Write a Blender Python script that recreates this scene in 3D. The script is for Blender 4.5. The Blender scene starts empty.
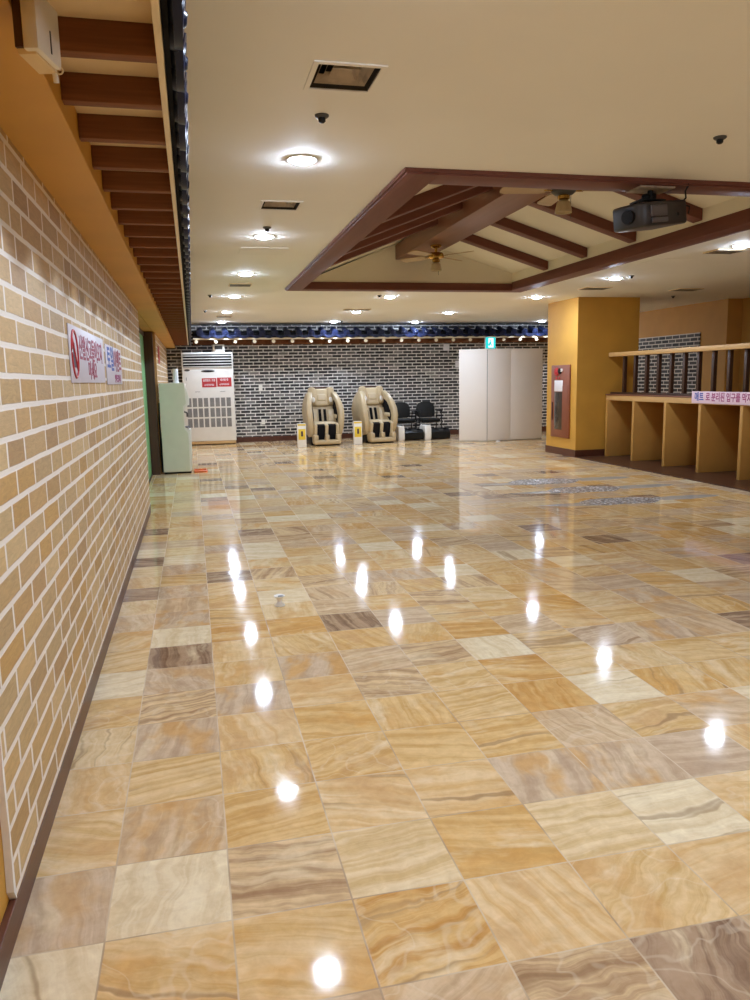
import bpy, bmesh, math, random
from mathutils import Vector, Matrix

random.seed(7)
S = bpy.context.scene
COL = S.collection

# ------------------------------------------------------------------ camera
F_PX = 771.47
cam_d = bpy.data.cameras.new('camera')
cam = bpy.data.objects.new('camera', cam_d)
COL.objects.link(cam)
cam_d.sensor_fit = 'VERTICAL'
cam_d.sensor_height = 24.0
cam_d.lens = F_PX / 1000.0 * 24.0
cam_d.clip_start = 0.05
RIGHT = Vector((0.97334178, -0.22855763, -0.0191623))
UP = Vector((0.05389466, 0.14670752, 0.98771062))
FWD = Vector((0.22293754, 0.96241276, -0.1551146))
m = Matrix((RIGHT, UP, -FWD)).transposed().to_4x4()
m.translation = Vector((0, 0, 1.4))
cam.matrix_world = m
S.camera = cam

# ------------------------------------------------------------------ light and exposure
LAMP_STRENGTH = 350.0
LAMP_COLOUR = (0.94, 1.11, 1.38, 1)
w = bpy.data.worlds.new('world')
S.world = w
w.use_nodes = True
w.node_tree.nodes['Background'].inputs[0].default_value = (1.0, 0.9, 0.75, 1)
w.node_tree.nodes['Background'].inputs[1].default_value = 0.02
S.view_settings.view_transform = 'Standard'
S.view_settings.look = 'None'
S.view_settings.exposure = 0.16
S.view_settings.gamma = 1.0
S.view_settings.use_curve_mapping = False
S.cycles.max_bounces = 10
S.cycles.diffuse_bounces = 6
S.cycles.glossy_bounces = 5
S.cycles.transmission_bounces = 6
S.cycles.use_denoising = True
S.cycles.sample_clamp_indirect = 8.0
S.cycles.caustics_reflective = False
S.cycles.caustics_refractive = False

ZC = 2.68        # ceiling height
XL = -0.515      # left wall face


# ------------------------------------------------------------------ node helpers
class V:
    """a shader-node value that supports arithmetic"""
    def __init__(s, nt, sock):
        s.nt, s.s = nt, sock

    def _m(s, op, *others, clamp=False):
        n = s.nt.nodes.new('ShaderNodeMath')
        n.operation = op
        n.use_clamp = clamp
        for i, o in enumerate((s,) + others):
            if isinstance(o, V):
                s.nt.links.new(o.s, n.inputs[i])
            else:
                n.inputs[i].default_value = float(o)
        return V(s.nt, n.outputs[0])

    def __add__(s, o): return s._m('ADD', o)
    def __radd__(s, o): return s._m('ADD', o)
    def __sub__(s, o): return s._m('SUBTRACT', o)
    def __mul__(s, o): return s._m('MULTIPLY', o)
    def __rmul__(s, o): return s._m('MULTIPLY', o)
    def __truediv__(s, o): return s._m('DIVIDE', o)
    def floor(s): return s._m('FLOOR')
    def fract(s): return s._m('FRACT')
    def lt(s, o): return s._m('LESS_THAN', o)
    def gt(s, o): return s._m('GREATER_THAN', o)
    def sin(s): return s._m('SINE')
    def cos(s): return s._m('COSINE')
    def abs(s): return s._m('ABSOLUTE')
    def min(s, o): return s._m('MINIMUM', o)
    def max(s, o): return s._m('MAXIMUM', o)
    def pow(s, o): return s._m('POWER', o)
    def clamp(s): return s._m('ADD', 0.0, clamp=True)

    def step(s, a, b):
        """smooth 0..1 between a and b"""
        n = s.nt.nodes.new('ShaderNodeMapRange')
        n.interpolation_type = 'SMOOTHSTEP'
        s.nt.links.new(s.s, n.inputs['Value'])
        n.inputs['From Min'].default_value = a
        n.inputs['From Max'].default_value = b
        return V(s.nt, n.outputs[0])


def link(nt, a, b):
    nt.links.new(a.s if isinstance(a, V) else a, b)


def new_mat(name):
    mt = bpy.data.materials.new(name)
    mt.use_nodes = True
    nt = mt.node_tree
    bs = nt.nodes['Principled BSDF']
    return mt, nt, bs


def position(nt):
    g = nt.nodes.new('ShaderNodeNewGeometry')
    sp = nt.nodes.new('ShaderNodeSeparateXYZ')
    nt.links.new(g.outputs['Position'], sp.inputs[0])
    return [V(nt, sp.outputs[i]) for i in range(3)]


def obj_coord(nt):
    g = nt.nodes.new('ShaderNodeTexCoord')
    sp = nt.nodes.new('ShaderNodeSeparateXYZ')
    nt.links.new(g.outputs['Object'], sp.inputs[0])
    return [V(nt, sp.outputs[i]) for i in range(3)]


def vec(nt, x, y, z=0.0):
    n = nt.nodes.new('ShaderNodeCombineXYZ')
    for i, o in enumerate((x, y, z)):
        if isinstance(o, V):
            nt.links.new(o.s, n.inputs[i])
        else:
            n.inputs[i].default_value = o
    return n.outputs[0]


def white(nt, x, y, z=0.0):
    n = nt.nodes.new('ShaderNodeTexWhiteNoise')
    n.noise_dimensions = '3D'
    nt.links.new(vec(nt, x, y, z), n.inputs['Vector'])
    sp = nt.nodes.new('ShaderNodeSeparateColor')
    nt.links.new(n.outputs['Color'], sp.inputs[0])
    return [V(nt, sp.outputs[i]) for i in range(3)]


def noise(nt, v, scale=1.0, detail=3.0, rough=0.5, dist=0.0):
    n = nt.nodes.new('ShaderNodeTexNoise')
    nt.links.new(v, n.inputs['Vector'])
    n.inputs['Scale'].default_value = scale
    n.inputs['Detail'].default_value = detail
    n.inputs['Roughness'].default_value = rough
    n.inputs['Distortion'].default_value = dist
    return V(nt, n.outputs[0])


def ramp(nt, fac, stops, constant=False):
    n = nt.nodes.new('ShaderNodeValToRGB')
    link(nt, fac, n.inputs[0])
    cr = n.color_ramp
    cr.interpolation = 'CONSTANT' if constant else 'LINEAR'
    while len(cr.elements) < len(stops):
        cr.elements.new(0.5)
    for e, (p, c) in zip(cr.elements, stops):
        e.position = p
        e.color = (c[0], c[1], c[2], 1)
    return n.outputs[0]


def mix(nt, fac, a, b, mode='MIX'):
    n = nt.nodes.new('ShaderNodeMix')
    n.data_type = 'RGBA'
    n.blend_type = mode
    if isinstance(fac, V):
        nt.links.new(fac.s, n.inputs[0])
    else:
        n.inputs[0].default_value = fac
    for i, o in ((6, a), (7, b)):
        if isinstance(o, tuple):
            n.inputs[i].default_value = (o[0], o[1], o[2], 1)
        else:
            nt.links.new(o, n.inputs[i])
    return n.outputs[2]


def bump(nt, bs, h, strength=0.3, dist=0.01):
    n = nt.nodes.new('ShaderNodeBump')
    n.inputs['Strength'].default_value = strength
    n.inputs['Distance'].default_value = dist
    link(nt, h, n.inputs['Height'])
    nt.links.new(n.outputs[0], bs.inputs['Normal'])


def simple(name, col, rough=0.5, metal=0.0, var=0.06, scale=6.0, bmp=0.0, spec=0.5, trans=0.0, coat=0.0):
    mt, nt, bs = new_mat(name)
    x, y, z = obj_coord(nt)
    nz = noise(nt, vec(nt, x, y, z), scale, 4)
    dark = tuple(c * (1 - var) for c in col)
    lite = tuple(min(1, c * (1 + var)) for c in col)
    c = mix(nt, nz.step(0.3, 0.7), dark, lite)
    nt.links.new(c, bs.inputs['Base Color'])
    bs.inputs['Roughness'].default_value = rough
    bs.inputs['Metallic'].default_value = metal
    bs.inputs['Specular IOR Level'].default_value = spec
    if trans:
        bs.inputs['Transmission Weight'].default_value = trans
    if coat:
        bs.inputs['Coat Weight'].default_value = coat
        bs.inputs['Coat Roughness'].default_value = 0.08
    if bmp:
        bump(nt, bs, noise(nt, vec(nt, x, y, z), scale * 12, 3), bmp, 0.004)
    return mt


def emit(name, col, strength, one_sided=False):
    mt, nt, bs = new_mat(name)
    nt.nodes.remove(bs)
    e = nt.nodes.new('ShaderNodeEmission')
    e.inputs[0].default_value = col
    e.inputs[1].default_value = strength
    nt.links.new(e.outputs[0], nt.nodes['Material Output'].inputs[0])
    return mt


def wood(name, c1, c2, axis=1, rough=0.45, scale=14.0, spec=0.5):
    mt, nt, bs = new_mat(name)
    p = list(obj_coord(nt))
    q = [p[i] * (0.6 if i == axis else scale) for i in range(3)]
    nz = noise(nt, vec(nt, *q), 1.0, 5, 0.6, 0.8)
    fine = noise(nt, vec(nt, *[p[i] * (3.0 if i == axis else 90.0) for i in range(3)]), 1.0, 2)
    c = mix(nt, (nz * 0.75 + fine * 0.25).step(0.3, 0.72), c1, c2)
    nt.links.new(c, bs.inputs['Base Color'])
    bs.inputs['Roughness'].default_value = rough
    bs.inputs['Specular IOR Level'].default_value = spec
    bump(nt, bs, fine, 0.08, 0.003)
    return mt


def brick_mat(name, ua, length, height, grout, cols, grout_col, u0=0.0, z0=0.0, jitter=0.0, rough=0.7,
              mottle=0.25, streak=0.0, raise_grout=False, grout_noise=0.0):
    """running-bond masonry; ua is the horizontal axis (0 = x, 1 = y)"""
    mt, nt, bs = new_mat(name)
    p = position(nt)
    u, z = p[ua], p[2]
    wob = noise(nt, vec(nt, p[0], p[1], p[2]), 7.0, 2)
    zz = (z - z0 + (wob - 0.5) * 0.006) / height
    row = zz.floor()
    fz = zz.fract()
    t = (u - u0 + (wob - 0.5) * 0.006) / length + (row * 0.5)._m('FLOORED_MODULO', 1.0) + white(nt, row, 3.1)[0] * 0.12
    i0 = t.floor()
    ft = t.fract()
    if jitter:
        b0 = white(nt, i0, row, 0.5)[0] * jitter
        b1 = white(nt, i0 + 1.0, row, 0.5)[0] * jitter + 1.0
        bm = white(nt, i0 - 1.0, row, 0.5)[0] * jitter - 1.0
        below = ft.lt(b0)
        bid = i0 - below
        dl = (ft - b0).abs().min((b1 - ft).abs()).min((ft - bm).abs()) * length
    else:
        bid = i0
        dl = ft.min(ft * -1.0 + 1.0) * length
    dz = fz.min(fz * -1.0 + 1.0) * height
    d = dl.min(dz)
    r = white(nt, bid, row, 1.7)
    n = len(cols)
    base = ramp(nt, r[0], [(i / n, c) for i, c in enumerate(cols)], True)
    mot = noise(nt, vec(nt, u * 1.0 + r[1] * 9.0, z * (1.0 + streak * 5) + r[2] * 9.0, row), 16.0, 4, 0.6, streak)
    val = (mot - 0.5) * (2 * mottle) + 1.0 + (r[1] - 0.5) * 0.2
    cc = nt.nodes.new('ShaderNodeCombineColor')
    for k in range(3):
        nt.links.new(val.s, cc.inputs[k])
    base = mix(nt, 1.0, base, cc.outputs[0], 'MULTIPLY')
    edge = d.step(grout * 0.42, grout * 0.62)
    if grout_noise:
        gn = noise(nt, vec(nt, p[0], p[1], p[2]), 25.0, 3)
        gcol = mix(nt, gn.step(0.3, 0.7), tuple(c * (1 - grout_noise) for c in grout_col), grout_col)
    else:
        gcol = grout_col
    col = mix(nt, edge, gcol, base)
    nt.links.new(col, bs.inputs['Base Color'])
    bs.inputs['Roughness'].default_value = rough
    hgt = edge * -1.0 if raise_grout else edge
    bump(nt, bs, hgt * 0.8 + mot * 0.35, 0.45, 0.006)
    return mt


# ------------------------------------------------------------------ mesh helpers
class MB:
    def __init__(s):
        s.bm = bmesh.new()

    def box(s, x0, x1, y0, y1, z0, z1, bev=0.0, seg=2, rot=None):
        r = bmesh.ops.create_cube(s.bm, size=1.0)
        vs = r['verts']
        for v in vs:
            v.co = Vector(((x0 + x1) / 2 + v.co.x * (x1 - x0), (y0 + y1) / 2 + v.co.y * (y1 - y0),
                           (z0 + z1) / 2 + v.co.z * (z1 - z0)))
        if bev:
            es = list({e for v in vs for e in v.link_edges})
            o = bmesh.ops.bevel(s.bm, geom=es, offset=bev, segments=seg, affect='EDGES', profile=0.5)
            vs = list({v for f in o['faces'] for v in f.verts} | {v for v in vs if v.is_valid})
        if rot:
            bmesh.ops.transform(s.bm, matrix=rot, verts=vs)
        return vs

    def cyl(s, p0, p1, r0, r1=None, seg=16, caps=True):
        p0, p1 = Vector(p0), Vector(p1)
        r1 = r0 if r1 is None else r1
        d = p1 - p0
        q = d.to_track_quat('Z', 'Y').to_matrix()
        a, b = [], []
        for i in range(seg):
            t = 2 * math.pi * i / seg
            o = q @ Vector((math.cos(t), math.sin(t), 0))
            a.append(s.bm.verts.new(p0 + o * r0))
            b.append(s.bm.verts.new(p1 + o * r1))
        for i in range(seg):
            j = (i + 1) % seg
            s.bm.faces.new((a[i], a[j], b[j], b[i]))
        if caps:
            s.bm.faces.new(a[::-1])
            s.bm.faces.new(b)
        return a + b

    def lathe(s, prof, c=(0, 0, 0), seg=24, close=True):
        """prof: (r, z) list, revolved about z through c"""
        rings = []
        for r, z in prof:
            rings.append([s.bm.verts.new((c[0] + r * math.cos(2 * math.pi * i / seg),
                                          c[1] + r * math.sin(2 * math.pi * i / seg), c[2] + z)) for i in range(seg)])
        for a, b in zip(rings, rings[1:]):
            for i in range(seg):
                j = (i + 1) % seg
                s.bm.faces.new((a[i], a[j], b[j], b[i]))
        if close:
            s.bm.faces.new(rings[0][::-1])
            s.bm.faces.new(rings[-1])

    def prism(s, poly, axis, a, b, bev=0.0, seg=2):
        """poly in the two other axes (in xyz order), extruded along axis from a to b"""
        def P(p, t):
            l = list(p)
            l.insert(axis, t)
            return l
        v0 = [s.bm.verts.new(P(p, a)) for p in poly]
        v1 = [s.bm.verts.new(P(p, b)) for p in poly]
        n = len(poly)
        fs = [s.bm.faces.new(v0[::-1]), s.bm.faces.new(v1)]
        for i in range(n):
            j = (i + 1) % n
            fs.append(s.bm.faces.new((v0[i], v0[j], v1[j], v1[i])))
        vs = v0 + v1
        if bev:
            es = list(set(fs[0].edges) | set(fs[1].edges))
            o = bmesh.ops.bevel(s.bm, geom=es, offset=bev, segments=seg, affect='EDGES', profile=0.5)
        return vs

    def tube(s, pts, r, seg=8):
        pts = [Vector(p) for p in pts]
        rings = []
        for i, p in enumerate(pts):
            d = (pts[min(i + 1, len(pts) - 1)] - pts[max(i - 1, 0)]).normalized()
            q = d.to_track_quat('Z', 'Y').to_matrix()
            rings.append([s.bm.verts.new(p + q @ Vector((math.cos(2 * math.pi * k / seg) * r,
                                                        math.sin(2 * math.pi * k / seg) * r, 0))) for k in range(seg)])
        for a, b in zip(rings, rings[1:]):
            for k in range(seg):
                j = (k + 1) % seg
                s.bm.faces.new((a[k], a[j], b[j], b[k]))
        s.bm.faces.new(rings[0][::-1])
        s.bm.faces.new(rings[-1])

    def ellipsoid(s, c, r, u=20, v=12):
        o = bmesh.ops.create_uvsphere(s.bm, u_segments=u, v_segments=v, radius=1.0)
        for q in o['verts']:
            q.co = Vector((c[0] + q.co.x * r[0], c[1] + q.co.y * r[1], c[2] + q.co.z * r[2]))
        return o['verts']

    def build(s, name, mat, parent=None, loc=(0, 0, 0), rot=(0, 0, 0), smooth=True, sub=0):
        bm = s.bm
        bmesh.ops.recalc_face_normals(bm, faces=bm.faces[:])
        me = bpy.data.meshes.new(name)
        bm.to_mesh(me)
        bm.free()
        if smooth:
            for f in me.polygons:
                f.use_smooth = True
        o = bpy.data.objects.new(name, me)
        if mat:
            me.materials.append(mat)
        COL.objects.link(o)
        o.location = loc
        o.rotation_euler = rot
        if parent:
            o.parent = parent
        if sub:
            sm = o.modifiers.new('subdivision', 'SUBSURF')
            sm.levels = sub
            sm.render_levels = sub
        elif smooth:
            try:
                me.set_sharp_from_angle(angle=math.radians(35))
            except Exception:
                pass
        return o


def tag(o, label=None, cat=None, group=None, kind=None):
    if label:
        o['label'] = label
    if cat:
        o['category'] = cat
    if group:
        o['group'] = group
    if kind:
        o['kind'] = kind
    return o


def thing(name, label, cat, loc=(0, 0, 0), rz=0.0, group=None):
    o = bpy.data.objects.new(name, None)
    o.empty_display_size = 0.1
    COL.objects.link(o)
    o.location = loc
    o.rotation_euler = (0, 0, rz)
    return tag(o, label, cat, group)


def copy_tree(o, parent=None):
    c = o.copy()
    COL.objects.link(c)
    c.parent = parent
    for ch in list(o.children):
        copy_tree(ch, c)
    return c


def struct(name, mb, mat, smooth=False):
    return tag(mb.build(name, mat, smooth=smooth), kind='structure')


def text_mesh(name, txt, size, mat, parent, loc, rot, sx=1.0, align='CENTER', depth=0.0006):
    cu = bpy.data.curves.new(name, 'FONT')
    cu.body = txt
    cu.size = size
    cu.align_x = align
    cu.align_y = 'CENTER'
    cu.extrude = depth
    cu.offset = size * 0.022
    t = bpy.data.objects.new(name + '_source', cu)
    COL.objects.link(t)
    dg = bpy.context.evaluated_depsgraph_get()
    me = bpy.data.meshes.new_from_object(t.evaluated_get(dg))
    bpy.data.objects.remove(t)
    bpy.data.curves.remove(cu)
    me.materials.clear()
    me.materials.append(mat)
    o = bpy.data.objects.new(name, me)
    COL.objects.link(o)
    o.parent = parent
    o.location = loc
    o.rotation_euler = rot
    o.scale = (sx, 1, 1)
    return o


# ------------------------------------------------------------------ materials
def floor_material():
    mt, nt, bs = new_mat('onyx_tiles')
    x, y, z = position(nt)
    T, ox, oy = 0.3211, 0.0286, 1.8785
    wob = noise(nt, vec(nt, x, y, 0.0), 5.0, 2)
    u = (x - ox + (wob - 0.5) * 0.004) / T
    v = (y - oy + (wob - 0.5) * 0.004) / T
    iu, iv = u.floor(), v.floor()
    fu, fv = u.fract() - 0.5, v.fract() - 0.5
    r = white(nt, iu, iv, 0.3)
    q = white(nt, iu, iv, 7.9)
    # direction of the veining: along x, along y or askew, tile by tile
    skew = (q[0] - 0.5) * 0.7
    ang = r[1].lt(0.55) * 1.0 * skew + r[1].gt(0.55) * (skew + 1.5708) + r[1].gt(0.86) * (q[1] * 2.4)
    ca, sa = ang.cos(), ang.sin()
    a = fu * ca + fv * sa
    b = fv * ca - fu * sa
    bend = noise(nt, vec(nt, a * 1.6 + r[2] * 31.0, b * 1.6 + q[2] * 31.0, r[0] * 17.0), 1.3, 2)
    bb = b + (bend - 0.5) * 0.30 * q[1] + (bend - 0.5) * 0.12
    bands = noise(nt, vec(nt, a * 0.22 + r[2] * 13.0, bb * (3.0 + q[0] * 4.0) + q[1] * 23.0, r[0] * 41.0), 1.6, 4, 0.6)
    fine = noise(nt, vec(nt, a * 1.2 + q[2] * 7.0, bb * 26.0, r[2] * 11.0), 1.4, 3, 0.6)
    cloud = noise(nt, vec(nt, u * 1.0, v * 1.0, r[0] * 9.0), 2.6, 4, 0.6)
    light = ramp(nt, r[0], [
        (0.00, (0.76, 0.58, 0.35)), (0.12, (0.74, 0.53, 0.27)), (0.22, (0.70, 0.54, 0.37)),
        (0.34, (0.78, 0.63, 0.41)), (0.46, (0.70, 0.47, 0.21)), (0.54, (0.66, 0.52, 0.38)),
        (0.66, (0.76, 0.57, 0.33)), (0.80, (0.84, 0.74, 0.55)), (0.87, (0.74, 0.56, 0.34)),
        (0.96, (0.44, 0.31, 0.21))], True)
    dark = ramp(nt, r[0], [
        (0.00, (0.66, 0.43, 0.20)), (0.12, (0.60, 0.37, 0.14)), (0.22, (0.52, 0.37, 0.23)),
        (0.34, (0.64, 0.46, 0.24)), (0.46, (0.55, 0.29, 0.085)), (0.54, (0.50, 0.37, 0.26)),
        (0.66, (0.60, 0.39, 0.16)), (0.80, (0.72, 0.59, 0.39)), (0.87, (0.38, 0.24, 0.14)),
        (0.96, (0.20, 0.12, 0.08))], True)
    f = (bands * 0.70 + fine * 0.12 + cloud * 0.18).step(0.39, 0.63)
    col = mix(nt, f, light, dark)
    # honey-coloured clouding through part of many tiles
    big = noise(nt, vec(nt, a * 1.1 + q[1] * 29.0, bb * 2.0 + r[1] * 17.0, q[2] * 21.0), 1.15, 3, 0.55)
    honey = mix(nt, q[0], (0.66, 0.37, 0.11), (0.60, 0.40, 0.22))
    col = mix(nt, big.step(0.46, 0.66) * r[1].gt(0.25) * r[0].lt(0.8) * 0.72, col, honey)
    milk = noise(nt, vec(nt, a * 0.8 + q[0] * 39.0, bb * 3.0 + r[2] * 27.0, q[1] * 11.0), 1.3, 4, 0.6)
    col = mix(nt, milk.step(0.52, 0.72) * q[2].gt(0.3) * 0.6, col, (0.80, 0.68, 0.48))
    # a few broad brown stripes on some tiles
    stripe = noise(nt, vec(nt, a * 0.15 + q[0] * 19.0, bb * 4.0 + r[2] * 37.0, q[2] * 5.0), 1.5, 2, 0.5).step(0.60, 0.70) * q[2].gt(0.62)
    col = mix(nt, stripe * 0.6, col, (0.30, 0.185, 0.10))
    pale = cloud.step(0.58, 0.74) * q[0].gt(0.45)
    col = mix(nt, pale * 0.5, col, (0.76, 0.62, 0.42))
    # cloudy mottling and a few pale healed cracks
    mot = noise(nt, vec(nt, u * 3.2 + r[2] * 7.0, v * 3.2, q[0] * 5.0), 1.9, 6, 0.68, 0.4)
    mv = (mot - 0.5) * 0.62 + 1.0
    mc = nt.nodes.new('ShaderNodeCombineColor')
    for k, wt in enumerate((0.8, 1.0, 1.25)):
        ch = (mv - 1.0) * wt + 1.0
        nt.links.new(ch.s, mc.inputs[k])
    col = mix(nt, 1.0, col, mc.outputs[0], 'MULTIPLY')
    vein = noise(nt, vec(nt, u * 1.3 + q[2] * 11.0, v * 1.3, r[1] * 9.0), 1.3, 2, 0.5, 0.4)
    vf = (vein - 0.5).abs().step(0.02, 0.004) * q[1].gt(0.72)
    col = mix(nt, vf * 0.2, col, (0.82, 0.74, 0.60))
    # scratches and chips
    chip = noise(nt, vec(nt, x, y, 0.0), 3.1, 5, 0.7).step(0.70, 0.74)
    col = mix(nt, chip * 0.35, col, (0.74, 0.64, 0.5))
    col = mix(nt, 1.0, col, (0.97, 0.94, 0.86), 'MULTIPLY')
    g = fu.abs().max(fv.abs())
    gr = g.step(0.5 - 0.0095, 0.5 - 0.0055)
    gcol = mix(nt, noise(nt, vec(nt, x, y, 0.0), 4.0, 2).step(0.35, 0.6), (0.36, 0.25, 0.15), (0.62, 0.50, 0.34))
    col = mix(nt, gr * 0.8, col, gcol)
    nt.links.new(col, bs.inputs['Base Color'])
    scuff = noise(nt, vec(nt, x, y, 0.0), 2.2, 5, 0.65)
    rough = scuff * 0.07 + 0.028 + gr * 0.35 + q[1] * 0.02
    nt.links.new(rough.s, bs.inputs['Roughness'])
    bs.inputs['Specular IOR Level'].default_value = 0.12
    # each slab sits at its own tiny tilt
    nrm = nt.nodes.new('ShaderNodeCombineXYZ')
    tx = (r[2] - 0.5) * 0.007
    ty = (q[2] - 0.5) * 0.007
    nt.links.new(tx.s, nrm.inputs[0])
    nt.links.new(ty.s, nrm.inputs[1])
    nrm.inputs[2].default_value = 1.0
    nv = nt.nodes.new('ShaderNodeVectorMath')
    nv.operation = 'NORMALIZE'
    nt.links.new(nrm.outputs[0], nv.inputs[0])
    bp = nt.nodes.new('ShaderNodeBump')
    bp.inputs['Strength'].default_value = 0.05
    bp.inputs['Distance'].default_value = 0.004
    hh = scuff * 0.6 - gr * 1.5
    nt.links.new(hh.s, bp.inputs['Height'])
    nt.links.new(nv.outputs[0], bp.inputs['Normal'])
    nt.links.new(bp.outputs[0], bs.inputs['Normal'])
    return mt


M = {}
M['floor'] = floor_material()
M['ceiling'] = simple('ceiling_paint', (0.90, 0.895, 0.85), 0.75, var=0.02, scale=1.0, bmp=0.03)
M['ochre'] = simple('ochre_paint', (0.60, 0.315, 0.045), 0.55, var=0.05, scale=2.0, bmp=0.05)
M['ochre_dark'] = simple('ochre_wall_paint', (0.580, 0.312, 0.072), 0.6, var=0.06, scale=2.0, bmp=0.05)
M['ochre_board'] = simple('ochre_board', (0.50, 0.255, 0.055), 0.55, var=0.05, scale=3.0)
M['sand_brick'] = brick_mat('sand_brick', 1, 0.27, 0.0885, 0.017,
                            [(0.518, 0.345, 0.147), (0.554, 0.385, 0.178), (0.491, 0.329, 0.154), (0.572, 0.410, 0.203),
                             (0.500, 0.305, 0.105), (0.429, 0.273, 0.123), (0.536, 0.385, 0.191), (0.491, 0.312, 0.130), (0.545, 0.369, 0.166), (0.510, 0.353, 0.172)],
                            (0.845, 0.783, 0.699), z0=0.013, jitter=0.45, rough=0.6, mottle=0.3, streak=0.8)
M['dark_brick_x'] = brick_mat('dark_brick', 0, 0.23, 0.0735, 0.0195,
                              [(0.02, 0.019, 0.02), (0.035, 0.033, 0.034), (0.06, 0.056, 0.055), (0.012, 0.011, 0.012),
                               (0.10, 0.093, 0.09), (0.025, 0.022, 0.022), (0.05, 0.045, 0.043), (0.15, 0.138, 0.13), (0.03, 0.027, 0.026), (0.21, 0.195, 0.18)],
                              (0.95, 0.91, 0.85), u0=0.05, rough=0.5, mottle=0.4, grout_noise=0.4)
M['dark_brick_y'] = brick_mat('dark_brick_side', 1, 0.23, 0.0735, 0.0175,
                              [(0.02, 0.019, 0.02), (0.035, 0.033, 0.034), (0.06, 0.056, 0.055), (0.012, 0.011, 0.012),
                               (0.09, 0.083, 0.08), (0.025, 0.022, 0.022)],
                              (0.82, 0.78, 0.72), rough=0.5, mottle=0.35)
M['base_wood'] = wood('baseboard_wood', (0.075, 0.022, 0.012), (0.12, 0.038, 0.02), 1, 0.35)
M['rafter'] = wood('rafter_wood', (0.16, 0.062, 0.027), (0.28, 0.115, 0.05), 0, 0.65, 14.0, 0.2)
M['coffer'] = wood('coffer_wood', (0.15, 0.052, 0.036), (0.19, 0.068, 0.048), 1, 0.55, 8, 0.3)
M['coffer_x'] = wood('coffer_wood_cross', (0.15, 0.052, 0.036), (0.19, 0.068, 0.048), 0, 0.55, 8, 0.3)
M['ridge'] = wood('ridge_wood', (0.17, 0.062, 0.034), (0.24, 0.095, 0.055), 1, 0.42, 8)
M['cream'] = simple('cream_board', (0.74, 0.58, 0.34), 0.6, var=0.04)
M['vault'] = simple('vault_board', (0.84, 0.79, 0.66), 0.7, var=0.03, scale=1.5)
M['fascia'] = simple('fascia_paint', (0.800, 0.684, 0.476), 0.5, var=0.03)
M['tile'] = simple('glazed_tile', (0.008, 0.011, 0.03), 0.3, var=0.5, scale=5.0, spec=0.25)
M['dark_wood'] = wood('dark_wood', (0.045, 0.016, 0.008), (0.085, 0.032, 0.016), 1, 0.35)
M['post_wood'] = wood('post_wood', (0.035, 0.014, 0.007), (0.075, 0.03, 0.014), 2, 0.4)
M['jamb'] = wood('jamb_wood', (0.05, 0.02, 0.012), (0.09, 0.036, 0.02), 2, 0.45)
M['rail'] = wood('rail_wood', (0.560, 0.320, 0.112), (0.660, 0.404, 0.160), 1, 0.4)
M['green'] = simple('green_door', (0.19, 0.47, 0.19), 0.45, var=0.04)
M['white_plastic'] = simple('white_plastic', (0.80, 0.78, 0.73), 0.35, var=0.02)
M['cooler_green'] = simple('cooler_side', (0.70, 0.71, 0.60), 0.4, var=0.02)
M['black_plastic'] = simple('black_plastic', (0.010, 0.010, 0.010), 0.4, var=0.2, spec=0.2)
M['dark_grey'] = simple('dark_grey', (0.06, 0.058, 0.055), 0.5, var=0.15)
M['screen_white'] = simple('screen_panel', (0.82, 0.78, 0.74), 0.5, var=0.02, scale=1.0)
M['alu'] = simple('brushed_aluminium', (0.62, 0.6, 0.57), 0.35, 0.9, var=0.04)
M['leather'] = simple('beige_leather', (0.485, 0.377, 0.221), 0.38, var=0.06, scale=4.0, bmp=0.1)
M['leather_pale'] = simple('pale_leather', (0.582, 0.469, 0.295), 0.35, var=0.05, scale=4.0, bmp=0.1)
M['black_fabric'] = simple('black_fabric', (0.010, 0.009, 0.010), 0.8, var=0.2, bmp=0.1, spec=0.1)
M['black_leather'] = simple('black_leather', (0.012, 0.012, 0.011), 0.45, var=0.2, bmp=0.1, spec=0.2)
M['chrome'] = simple('chrome', (0.6, 0.6, 0.6), 0.15, 1.0, var=0.02)
M['yellow'] = simple('yellow_print', (0.78, 0.56, 0.05), 0.45, var=0.03)
M['red'] = simple('red_print', (0.50, 0.03, 0.035), 0.45, var=0.04)
M['paper'] = simple('white_paper', (0.80, 0.78, 0.80), 0.55, var=0.02)
M['sign_white'] = simple('sign_board', (0.62, 0.58, 0.64), 0.4, var=0.03)
M['pink_board'] = simple('pink_banner', (0.80, 0.60, 0.68), 0.5, var=0.03)
M['ink_red'] = simple('red_ink', (0.33, 0.03, 0.075), 0.5, var=0.05)
M['ink_blue'] = simple('blue_ink', (0.02, 0.07, 0.36), 0.5, var=0.05)
M['ink_dark'] = simple('dark_ink', (0.05, 0.02, 0.045), 0.5, var=0.1)
M['ink_pink'] = simple('pink_ink', (0.36, 0.04, 0.16), 0.5, var=0.05)
M['hose_red'] = simple('hydrant_brown', (0.24, 0.068, 0.03), 0.4, var=0.06)
M['glass_dark'] = simple('dark_glass', (0.05, 0.035, 0.025), 0.12, var=0.1)
M['brass'] = simple('brass', (0.55, 0.36, 0.10), 0.25, 1.0, var=0.06)
M['shade'] = simple('frosted_shade', (0.62, 0.52, 0.34), 0.3, var=0.04)
M['blade'] = wood('blade_wood', (0.40, 0.27, 0.13), (0.52, 0.36, 0.19), 0, 0.4)
M['vent'] = simple('dusty_vent', (0.50, 0.42, 0.33), 0.6, var=0.2, scale=14)
M['vent_dark'] = simple('vent_cavity', (0.05, 0.045, 0.045), 0.7, var=0.2)
M['slat_pale'] = simple('slat_pale', (0.34, 0.33, 0.32), 0.5, var=0.08)
M['slat_grey'] = simple('slat_grey', (0.16, 0.155, 0.15), 0.5, var=0.1)
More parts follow.
